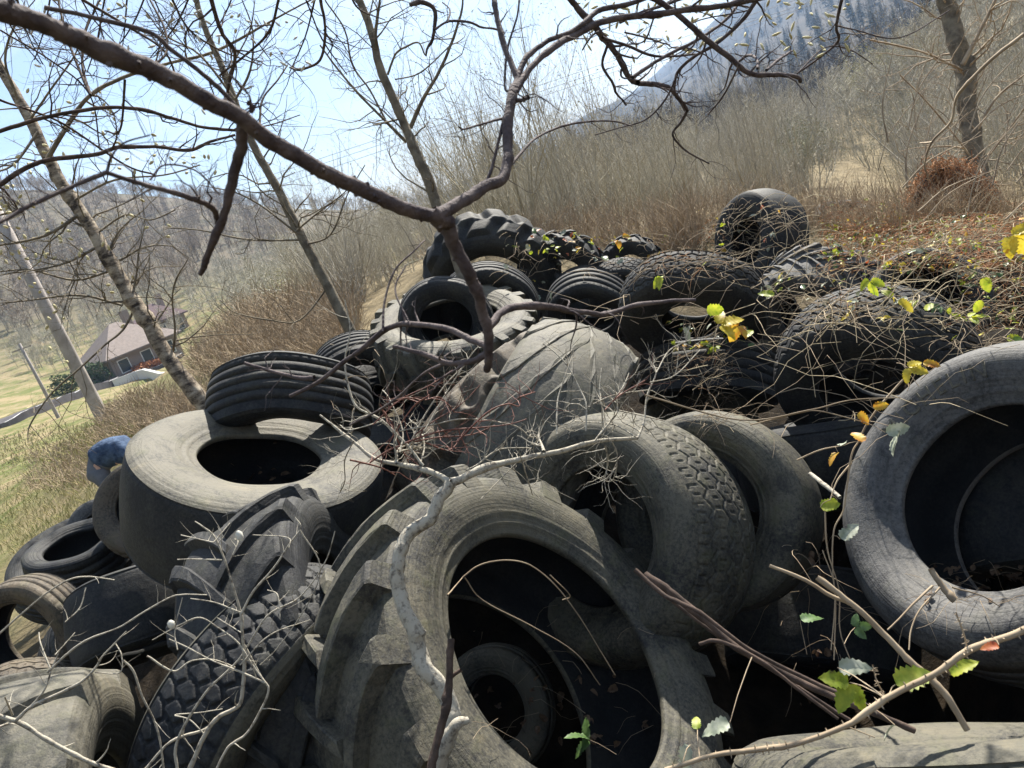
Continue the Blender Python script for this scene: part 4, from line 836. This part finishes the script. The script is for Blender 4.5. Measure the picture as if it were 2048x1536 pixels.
for pix, w0 in (([(810,886),(885,862),(964,855),(1015,849),(1053,838)],4),([(919,879),(974,825),(1015,808),(1039,811),(1039,770)],4),([(1039,794),(1070,784)],3),([(740,925),(790,895),(870,875),(940,870),(990,850)],4),([(745,850),(800,800),(860,770),(905,740)],3),([(860,790),(830,810),(800,850),(770,900)],3.5),([(850,800),(880,795),(905,820),(908,825)],3),([(830,870),(870,840),(920,810),(960,770)],3),([(760,808),(790,870),(820,930)],4),([(700,920),(760,935),(790,950)],4),([(850,885),(900,900),(930,860)],3),([(1210,820),(1240,790),(1290,760)],3)):
    l = pl(pix, 2.42, 2.55, w0, 2, 5, .09); red.append(l); sprout(red, l, 4, .15, .8, 1, .1, 1, kids=2)
tree('pale_sapling', 'pale bent sapling with reddish twigs in front of the largest tractor tyre', 'sapling', [('stem', Lp, BARK['pale'], 12), ('twigs', fine, BARK['pale'], 5), ('red_twigs', red, BARK['red'], 5)])
tree('broken_stick', 'dark brown broken stick leaning against the pale sapling', 'stick', [('stick', [pl([(902,1278),(900,1330),(896,1390),(885,1440),(870,1500),(850,1570)], 2.0, 1.9, 14, 20, 6, .1), pl([(896,1360),(915,1345),(922,1340)], 2.0, 2.0, 9, 7, 4)], BARK['dark'], 9), ('stub', [pl([(862,1560),(895,1470),(920,1445),(937,1440)], 1.98, 2.0, 34, 14, 5, .12)], BARK['pale'], 10)])
# bottom-left twigs
A1 = []
for pix, w0, w1 in (([(-30,1425),(31,1442),(85,1472),(164,1517),(239,1545)],12,11),([(31,1442),(61,1414),(109,1390),(164,1363),(191,1336),(205,1312),(232,1284),(253,1262)],9,3.5),([(95,1345),(137,1305),(178,1278),(239,1254),(290,1223),(338,1196),(366,1189),(414,1190)],6,3),
 ([(34,1438),(85,1387),(103,1339),(120,1300)],6,3.5),([(-20,1290),(0,1267),(68,1206),(126,1165),(171,1153),(229,1160)],6,3),([(246,1320),(267,1342),(284,1390),(308,1442),(321,1489),(328,1545)],5,5),([(100,1336),(82,1290),(78,1265)],4,3),([(190,1345),(240,1345),(243,1310),(230,1285)],3,3),([(110,1310),(150,1265)],3,2),([(130,1245),(160,1215),(172,1175)],3.5,3),([(10,1395),(25,1430)],4,5),([(-20,1460),(31,1444)],6,7)):
    l = pl(pix, 1.7, 1.75, w0*.8, w1*.75, 6, .08); A1.append(l); sprout(A1, l, 3, .05, .5, 0, .1, 1, .12)
tree('twig_shrub', 'pale forked twigs spreading over the bottom left corner tyre', 'shrub', [('twigs', A1, BARK['pale'], 6)])
A2 = []
for pix, w0, w1 in (([(370,1560),(410,1472),(437,1435),(478,1411),(487,1370),(489,1319),(484,1260),(482,1230),(461,1155),(444,1107),(427,1072),(408,1055),(390,1043)],13,3.5),([(482,1230),(506,1185),(547,1137),(578,1090),(601,1055),(590,1035)],7,3.5),([(530,1366),(478,1342),(427,1322),(376,1295),(338,1278)],6,3),
 ([(537,1373),(502,1325),(475,1284),(435,1255),(400,1235),(359,1250),(305,1280)],5,3),([(294,1312),(325,1332),(352,1342),(383,1322),(427,1320),(470,1335)],5,4),([(427,1550),(455,1496),(492,1469),(519,1425),(537,1380),(520,1350),(490,1290)],8,5),([(355,1550),(355,1483),(410,1387),(478,1319),(533,1233),(598,1196),(649,1127),(670,1062)],8,3),
 ([(284,1545),(342,1483),(410,1459),(445,1430)],8,7),([(427,1085),(460,1046)],3.5,3),([(461,1120),(476,1085),(470,1078)],3.5,3),([(444,1120),(380,1118),(355,1119)],4,3),([(427,1085),(362,1070)],3.5,3),([(482,1225),(430,1205),(381,1197)],4,3),([(578,1095),(575,1075),(505,1070)],3,3),
 ([(482,1265),(434,1235)],3,2.5),([(560,1235),(555,1190),(535,1180)],3.5,3),([(355,1300),(350,1260),(365,1195)],3.5,2.5),([(480,1330),(540,1270),(620,1240)],4,3),([(410,1470),(380,1440),(350,1430),(400,1425),(445,1418)],4,3),([(600,1060),(640,1130),(620,1200),(560,1290),(520,1330)],3.5,2.5)):
    l = pl(pix, 1.9, 1.95, w0*.75, w1*.7, 6, .08); A2.append(l); sprout(A2, l, 3, .06, .5, 0, .1, 1, .12)
ck = [(P(x, y, 1.9), P(x+dx, y+dy, 1.9)) for x, y, dx, dy in ((483,1083,-8,-22),(345,1258,-5,-18))]
tree('twig_shrub', 'forked pale twigs with two fluffy catkins before the chunky block-tread tyre', 'shrub', [('twigs', A2, BARK['pale'], 6), ('catkins', [(np.array([a, a+(b-a)*.3, a+(b-a)*.75, b]), np.array([.003, .0085, .0085, .002])) for a, b in ck], wc, 10)])
# sticks at the lower right
VLC = []
def stick(label, pixs, m='stem', thorns=False, name='stick', sides=8):
    L_ = []
    for pix, d0, d1, w0, w1 in pixs:
        l = pl(pix, d0, d1, w0, w1, 6, .06); L_.append(l)
        VLC.append(l)
        if thorns:
            for _ in range(int(len(pix)*7)):
                p, r = l; i = rnd.randrange(1, len(p)-1); s = unit(np.cross(p[i+1]-p[i], rng.normal(0, 1, 3))); L_.append((np.array([p[i], p[i]+s*(r[i]+.006)]), np.array([r[i]*.5, .0002])))
    return tree(name, label, 'stick' if name == 'stick' else 'bramble', [('stem', L_, BARK[m], sides)])
stick('thorny bramble cane arching over the bottom right corner', [([(1330,1540),(1433,1510),(1512,1500),(1587,1489),(1690,1452),(1772,1397),(1854,1356),(1912,1315),(1963,1291),(2045,1260),(2100,1235)],1.35,1.2,9,15),([(1776,1400),(1755,1365),(1745,1330)],1.3,1.28,3,2.5),([(1935,1300),(1925,1260),(1912,1225)],1.25,1.25,4,3),([(1690,1452),(1750,1475)],1.3,1.3,3,2)], 'stem', True, 'bramble_cane')
stick('straight brown stick slanting down in front of the lettered tyre', [([(1634,1155),(1700,1205),(1758,1260),(1809,1308),(1854,1353),(1895,1394),(1935,1460)],1.75,1.6,11,14),([(1539,1131),(1611,1161),(1660,1190),(1700,1207)],1.8,1.74,7,9)])
stick('bundle of dark split sticks lying from the front tyre down to the lower right', [([(1290,1150),(1348,1190),(1416,1243),(1468,1291),(1553,1339),(1638,1380),(1727,1418),(1830,1462)],2.0,1.75,17,12),([(1270,1140),(1330,1190),(1400,1225),(1500,1300),(1640,1370),(1720,1400)],1.95,1.7,9,8),([(1399,1288),(1440,1284),(1519,1319),(1594,1377),(1676,1438)],1.8,1.7,8,6),([(1300,1165),(1420,1260),(1560,1350),(1700,1440)],2.05,1.85,8,7)], 'dark')
stick('short broken stick propped inside the opening of the lettered tyre', [([(1862,1138),(1885,1175),(1910,1200)],2.45,2.4,12,16),([(1865,1172),(1820,1215),(1775,1260)],2.3,2.2,5,3),([(1880,1175),(1840,1220),(1822,1260),(1818,1300)],2.3,2.2,4,3),([(1905,1175),(1960,1190),(2000,1213)],2.4,2.4,4,2)], 'stem')
stick('pale stick between the smooth-shouldered tyre and the lettered one', [([(1620,948),(1650,970),(1680,995)],2.9,2.7,9,8)], 'pale')
arcs = []
for pix, w0 in (([(925,1155),(960,1130),(1010,1120),(1060,1130),(1110,1170),(1160,1235),(1200,1300),(1230,1350)],3.5),([(930,1155),(965,1200),(1060,1250),(1150,1305),(1200,1370)],3),([(895,1190),(925,1155)],4),([(1100,1150),(1140,1190),(1125,1200)],2.5)): arcs.append(pl(pix, 2.62, 2.85, w0, 2, 5, .07))
tree('dead_vine', 'thin dead vine arching inside the opening of the largest tractor tyre', 'vine', [('stem', arcs, BARK['stem'], 5)])
vn = []
for pix, w0 in (([(1806,760),(1758,814),(1734,849),(1717,883),(1703,910),(1693,978),(1686,1023),(1668,1060),(1665,1130),(1670,1200),(1662,1300)],5),([(1594,920),(1640,900),(1690,890)],4),([(1703,925),(1675,960),(1660,1000)],4),([(1650,1020),(1655,1100),(1678,1180),(1680,1260),(1705,1330)],3.5),([(1645,1100),(1670,1180),(1668,1320)],2.5),([(1290,790),(1480,840),(1620,820),(1700,800),(1800,795)],4),([(1500,850),(1600,825),(1640,822),(1720,842)],3)):
    vn.append(pl(pix, 2.35, 2.3, w0, 2.2, 5, .07))
VL = list(vn)+VLC
tree('bramble_vine', 'thin bramble vine hanging down along the left rim of the lettered tyre', 'bramble', [('stem', vn, BARK['stem'], 5)])
# ------------------------------------------------------------------ bramble tangle and leaves laid on what is there
bpy.context.view_layer.update(); DG = bpy.context.evaluated_depsgraph_get()
hid = [o for o in SC.objects if o.name.startswith('haze') or o.get('category') in ('branch', 'sapling', 'stick', 'bramble') or o.name.startswith(('bare_shrub', 'tall_shrub', 'twig_shrub', 'willow', 'sapling', 'birch', 'young'))]
skipn = set()
for o in hid:
    skipn.add(o.name)
    for c in o.children: skipn.add(c.name)
def hit(x, y):
    o = Vector((0, 0, 0)); d = Vector(unit(P(x, y, 1.0))); tot = 0
    for _ in range(14):
        ok, loc, nrm, _, ob, _ = SC.ray_cast(DG, o+d*1e-4, d)
        if not ok: return None
        if ob.name not in skipn and ob.get('kind') != 'stuff': return np.array(loc), np.array(nrm), ob.parent is not None and ob.parent.get('category') == 'tyre'
        o = loc
    return None
def tangle(name, label, regs, m, cat='bramble', kind='stuff', sides=4, keep=.9):
    L_ = []
    for (x0, y0, x1, y1, cnt, ln, r, dr) in regs:
        for _ in range(cnt):
            x, y = rnd.uniform(x0, x1), rnd.uniform(y0, y1); h = hit(x, y)
            if h is None or np.linalg.norm(h[0]) > 16 or (h[2] and rnd.random() > keep): continue
            p = h[0]*(1-rnd.uniform(.0, .035)); l = ln*rnd.uniform(.3, 1.4); dist = np.linalg.norm(p)/5
            a = rng.uniform(0, 6.28); d = unit(np.array([math.cos(a), math.sin(a), rng.uniform(-.1, .9)])); q = [p]; 
            for k in range(6):
                d = unit(d+rng.normal(0, .22, 3)+np.array([0, 0, -dr])); q.append(q[-1]+d*l/6)
            L_.append((np.array(q), np.linspace(1, .45, 7)*r*rnd.uniform(.6, 1.4)*max(.7, dist)))
    if not L_: return
    V, Q = tubes(L_, sides); return obj(name, mesh(name, V, Q, m), None, label, cat, None, kind)
tangle('dry_bramble', 'tan tangle of dry bramble stems over the upper right of the heap', [(1300,430,1500,560,150,.4,.0019,.2),(1440,400,1640,470,90,.4,.0017,.25),(1250,560,1700,700,34,.7,.0024,.1),(1500,490,1740,640,50,.4,.002,.2),(1640,480,2048,540,150,.35,.0018,.22),(1880,540,2048,700,110,.35,.002,.2),(1620,600,1760,650,50,.35,.002,.15),(1000,460,1320,560,90,.35,.0018,.2),(1300,690,1900,840,34,.7,.0025,.1),(1400,760,1480,850,90,.25,.0016,.25),(1330,640,1480,760,90,.25,.0016,.2),(1650,700,1850,790,10,.5,.0022,.12)], BARK['stem'])
tangle('dead_fronds', 'rust brown dead fronds and litter on the leafy bank', [(1640,400,2048,470,2300,.10,.0022,.3),(1640,470,2048,540,1700,.09,.0018,.3),(1300,440,1450,540,220,.12,.0018,.3),(1900,540,2048,660,260,.1,.0016,.3),(1340,700,1470,780,60,.12,.0014,.3),(1640,540,1750,620,90,.1,.0016,.3)], BARK['rust'], keep=.35)
# rust creeper arch at the top right
La = []; arc = pl([(1795,470),(1830,420),(1850,370),(1880,342),(1920,345),(1950,375),(1965,420),(2000,470)], 8.6, 8.4, 20, 20, 8)
for _ in range(2600):
    i = rnd.randrange(len(arc[0])); p = arc[0][i]+rng.normal(0, .075, 3); d = unit(rng.normal(0, 1, 3)+[0, 0, -.5]); La.append((np.array([p, p+d*.07, p+d*.1+[0, 0, -.06]]), np.array([.004, .004, .001])))
tree('dead_creeper', 'arch of rust brown dead creeper standing against the trunk at the top right', 'creeper', [('stem', [arc], BARK['dark'], 6), ('fronds', La, BARK['rust'], 3)])
# leaves
def leafmat(name, c1, c2, tr=.45, rough=.5):
    m = D.materials.new(name); m.use_nodes = True; t = m.node_tree; b = t.nodes['Principled BSDF']; o_ = t.nodes['Material Output']; g = nd(t, 'ShaderNodeTexCoord'); lk = t.links.new
    n = nd(t, 'ShaderNodeTexNoise', Scale=38.0, Detail=4.0); lk(g.outputs['Object'], n.inputs['Vector']); r = nd(t, 'ShaderNodeValToRGB'); e = r.color_ramp.elements; e[0].position = .38; e[1].position = .62; e[0].color = (*c1, 1); e[1].color = (*c2, 1); x = r.color_ramp.elements.new(.30); x.color = (c1[0]*.5, c1[1]*.35, c1[2]*.4, 1)
    lk(n.outputs['Fac'], r.inputs[0]); lk(r.outputs[0], b.inputs['Base Color']); b.inputs['Roughness'].default_value = rough; b.inputs['Specular IOR Level'].default_value = .5
    tl = nd(t, 'ShaderNodeBsdfTranslucent'); lk(r.outputs[0], tl.inputs['Color']); mx_ = nd(t, 'ShaderNodeMixShader'); mx_.inputs[0].default_value = tr
    lk(b.outputs[0], mx_.inputs[1]); lk(tl.outputs[0], mx_.inputs[2]); lk(mx_.outputs[0], o_.inputs['Surface']); return m
LM = {'b': leafmat('leaf_brown', (.07, .04, .022), (.16, .10, .055), .15, .7), 'g': leafmat('leaf_yellowgreen', (.22, .30, .02), (.42, .45, .04), .5), 'y': leafmat('leaf_yellow', (.50, .38, .02), (.60, .50, .06), .5), 'o': leafmat('leaf_orange', (.50, .20, .02), (.55, .38, .04), .5),
      'w': leafmat('leaf_pale', (.19, .22, .15), (.34, .36, .28), .15, .65), 'r': leafmat('leaf_red', (.35, .06, .02), (.45, .14, .03), .4), 'd': leafmat('leaf_dark', (.05, .10, .03), (.10, .17, .05), .25, .4)}
def leafgeo(p, ax, nm, ln, wd=.62, fold=.25):
    ax = unit(ax); nm = unit(nm-ax*(nm@ax)); sd = np.cross(nm, ax); V = []; n = 14; bend = rng.uniform(.1, .5); twist = rng.normal(0, .35); lob = rng.uniform(.0, .10)
    for i in range(n):
        t = i/(n-1); w = (1.62*t**.5*(1-t)**.72 if 0 < t < 1 else .02)*wd*ln*.60*(1+.13*((i % 2)*2-1)*(0 < t < 1)+lob*math.sin(t*11))
        ple = nm*ln*.014*((i % 2)*2-1); c = p+ax*ln*t-nm*ln*bend*t*t; a = twist*t; s2 = sd*math.cos(a)+nm*math.sin(a)
        l_ = rng.normal(0, .02)*ln; r_ = rng.normal(0, .02)*ln
        V += [c+s2*w+nm*(w*fold+l_)-ax*w*.12, c+s2*w*.55+nm*w*fold*.45+ple, c-nm*ln*.012, c-s2*w*.55+nm*w*fold*.45+ple, c-s2*w+nm*(w*fold+r_)-ax*w*.12]
    Q = [(i*5+j, (i+1)*5+j, (i+1)*5+j+1, i*5+j+1) for i in range(n-1) for j in range(4)]
    return np.array(V), np.array(Q)
def leafset(p, up, size, kind, three=True):
    Vs = []; Qs = []; off = 0; base = unit(rng.normal(0, 1, 3)-up*.3); base = unit(base-up*(base@up)*.6); s = np.cross(up, base)
    for a in ((0, 1.1, -1.1) if three else (0,)):
        ax = base*math.cos(a)+s*math.sin(a); V, Q = leafgeo(p+ax*size*.04, ax+rng.normal(0, .15, 3), up+rng.normal(0, .3, 3), size*(1 if a == 0 else .85)*(.62 if three else 1), rnd.uniform(.6, .8)); Vs.append(V); Qs.append(Q+off); off += len(V)
    return np.vstack(Vs), np.vstack(Qs)
DESC = {'g': 'yellow-green', 'y': 'bright yellow', 'o': 'orange-edged', 'w': 'pale silvery', 'r': 'dark red', 'd': 'dark green'}
BIG = [(1700,1365,100,'g',1.45,'large yellow-green three-part bramble leaf low in front of the lettered tyre',1),(1790,1370,100,'g',1.42,'long yellow-green leaf beside the large three-part leaf at the lower right',0),(1675,1335,70,'w',1.44,'pale leaf lying on top of the large yellow-green one',0),
 (1770,865,62,'w',2.25,'pale silvery leaf on the vine across the lettered tyre',0),(1800,862,75,'w',2.25,'long pale green ribbed leaf pointing right on the lettered tyre',0),(1725,885,46,'o',2.28,'yellow and orange leaf just below the pale pair on the vine',0),(1680,892,36,'w',2.3,'small pale leaf left of the yellow and orange one',0),(1676,905,38,'o',2.3,'small orange-edged leaf hanging from the vine',0),
 (1640,1015,48,'g',2.3,'bright green leaf at the bend of the vine',0),(1675,1000,42,'g',2.3,'bright green leaf pointing up beside the one at the bend',0),(1680,1078,58,'w',2.3,'crinkled pale leaf on the hanging vine',0),(1710,1255,50,'d',2.4,'dark green leaf deep under the lettered tyre',1),
 (1745,815,40,'o',2.3,'orange leaf at the top of the vine',0),(1715,825,40,'o',2.3,'brownish orange leaf hanging at the top of the vine',0),(1600,1240,60,'d',2.8,'dull green leaf in the black hollow',0),(1460,1445,70,'w',1.6,'pale leaf over the edge of the front tyre at the bottom',0),(1380,1490,90,'w',1.5,'long pale leaf at the bottom of the front tyre',0),(1395,1460,40,'g',1.55,'small green leaf between the two pale ones at the bottom',0),
 (1900,1350,70,'g',1.35,'narrow yellow-green leaf on the thorny cane',0),(1998,1290,40,'r',1.2,'red leaf on the thorny cane near the right edge',0),(1790,1450,45,'w',1.5,'crumpled pale leaf above the bottom right tyre',0),(2020,470,85,'y',3.0,'big bright yellow leaf at the right edge',1),(2040,440,60,'o',3.0,'orange leaf above the big yellow one at the right edge',0),
 (1440,650,75,'y',3.2,'cluster of yellow leaves right of the pale tractor tyre',1),(1480,650,60,'o',3.2,'golden leaf at the right of the yellow cluster',1),(1412,620,45,'g',3.2,'green-yellow leaf above the yellow cluster',0),(1490,675,40,'g',3.2,'yellow-green leaf below the yellow cluster',0),(1365,655,45,'w',3.2,'pale leaf left of the yellow cluster',0),(1325,555,50,'g',3.2,'yellow-green leaf in front of the finely notched tyre',1),
 (1550,590,40,'g',3.6,'yellow-green leaf right of the finely notched tyre',0),(1740,560,55,'g',3.4,'bright leaf with a white tip left of the ribbed tyre in the bank',1),(1815,735,60,'y',2.8,'yellow maple-like leaf above the lettered tyre',1),(1845,725,40,'o',2.8,'orange leaf touching the yellow maple-like one',0),(1855,622,40,'g',3.0,'green leaf in the bank above the lettered tyre',0),(1940,635,50,'g',3.0,'cluster of green leaves near the right edge',1),(1965,600,40,'g',3.0,'green leaf above the cluster near the right edge',0),(1795,600,45,'y',3.2,'yellow and brown leaf in the bank',0),(1965,555,40,'g',3.4,'bright green leaf in the bank near the right edge',0),
 (1180,1480,80,'d',2.9,'green fern frond in the dark inside the front tyre',1)]
for (x, y, px, k, d, lab, three) in BIG:
    p = P(x, y, d); up = unit(np.array([0, 0, .6])-unit(p)*.8+rng.normal(0, .25, 3)); V, Q = leafset(np.zeros(3), up, px*(1.0 if three else .8)/F*d, k, bool(three)); o = obj('bramble_leaf', mesh('bramble_leaf', V, Q, LM[k]), None, lab, 'leaf'); o.location = p
    allp = np.vstack([l[0] for l in VL]); nv = allp[np.argmin(((allp-p)**2).sum(1))]-p
    if np.linalg.norm(nv) > .22: nv = unit(rng.normal(0, 1, 3)+np.array([0, 0, -1.2]))*.12
    V, Q = tubes([(np.array([[0, 0, 0], nv*.35+[0, 0, .006], nv*.75+[0, 0, .004], nv]), np.array([.0009, .001, .0012, .0014]))], 5); obj('stalk', mesh('stalk', V, Q, BARK['stem']), o)
def litter(name, label, regs, cat='leaves', brown=False):
    Vs = []; Qs = []; off = 0; mi = []; ks = ['g', 'y', 'o', 'w', 'r', 'd']
    for (x0, y0, x1, y1, cnt, sz, wts) in regs:
        for _ in range(cnt):
            h = hit(rnd.uniform(x0, x1), rnd.uniform(y0, y1))
            if h is None or np.linalg.norm(h[0]) > 14 or (h[2] and rnd.random() > .5): continue
            p = h[0]*(1-rnd.uniform(0.003, .03)); k = rnd.choices(range(6), wts)[0]; up = unit(np.array([0, 0, .9])-unit(p)*.5+rng.normal(0, .4, 3)); V, Q = leafset(p, up, sz*rnd.uniform(.5, 1.3), ks[k], rnd.random() < .5)
            Vs.append(V); Qs.append(Q+off); off += len(V); mi += [k]*len(Q)
    return obj(name, mesh(name, np.vstack(Vs), np.vstack(Qs), None, True, [LM['b' if brown and k == 'r' else k] for k in ks], mi), None, label, cat, None, 'stuff')
tangle('straw_stems', 'straw coloured dead stems draped over the bank at the right', [(1640,410,2048,500,240,.4,.0022,.12),(1440,395,1640,520,60,.5,.002,.15),(1500,490,1760,650,70,.5,.0024,.08),(1760,500,2048,680,130,.5,.0024,.1),(1300,560,1900,860,34,.7,.0026,.04)], noisy('straw', (0.30,0.24,0.15), (0.50,0.42,0.28), 5, 4, .85, 0))
litter('bank_leaves', 'small green, yellow and pale leaves scattered over the bramble bank', [(1060,455,1330,520,50,.08,(4,3,2,3,1,2)),(1640,395,1800,430,30,.08,(6,1,0,1,1,2)),(1650,440,1760,520,90,.05,(5,1,1,1,0,4)),(1850,430,2000,500,120,.05,(6,2,1,1,1,3)),(1640,430,1900,480,170,.045,(6,2,1,1,1,2)),(1900,560,2040,680,26,.06,(6,2,1,2,0,2)),(1640,480,2048,540,150,.05,(6,3,2,2,1,2)),(1060,450,1330,500,60,.06,(5,4,2,2,1,1)),(1640,480,2048,560,90,.05,(4,2,3,2,1,3)),(1520,540,1620,600,40,.05,(3,1,0,5,0,4)),(1640,560,1720,640,22,.05,(3,1,0,5,0,3)),(1760,540,2048,660,70,.06,(5,2,1,2,1,3)),(1330,640,1500,700,60,.05,(5,3,1,3,0,4)),(1000,480,1200,600,26,.06,(1,2,0,6,0,0)),(1380,410,1560,530,25,.07,(1,1,3,2,1,0))])
litter('hollow_litter', 'brown fallen leaves caught in the dark hollows between the tyres', [(950,1330,1290,1500,40,.045,(0,0,0,0,1,0)),(1580,1100,1680,1420,24,.045,(0,0,0,0,1,0)),(1850,1130,2048,1205,40,.045,(0,0,0,0,1,0)),(460,880,620,960,14,.045,(0,0,0,0,1,0))], brown=True)
tangle('hollow_twigs', 'loose dead twigs and straw lying in the hollows between the tyres', [(900,1250,1310,1500,26,.3,.0016,.2),(1560,1050,1700,1420,26,.35,.002,.2),(1840,1120,2048,1220,30,.25,.0016,.2),(640,680,900,830,26,.3,.0018,.2)], BARK['stem'], keep=1)
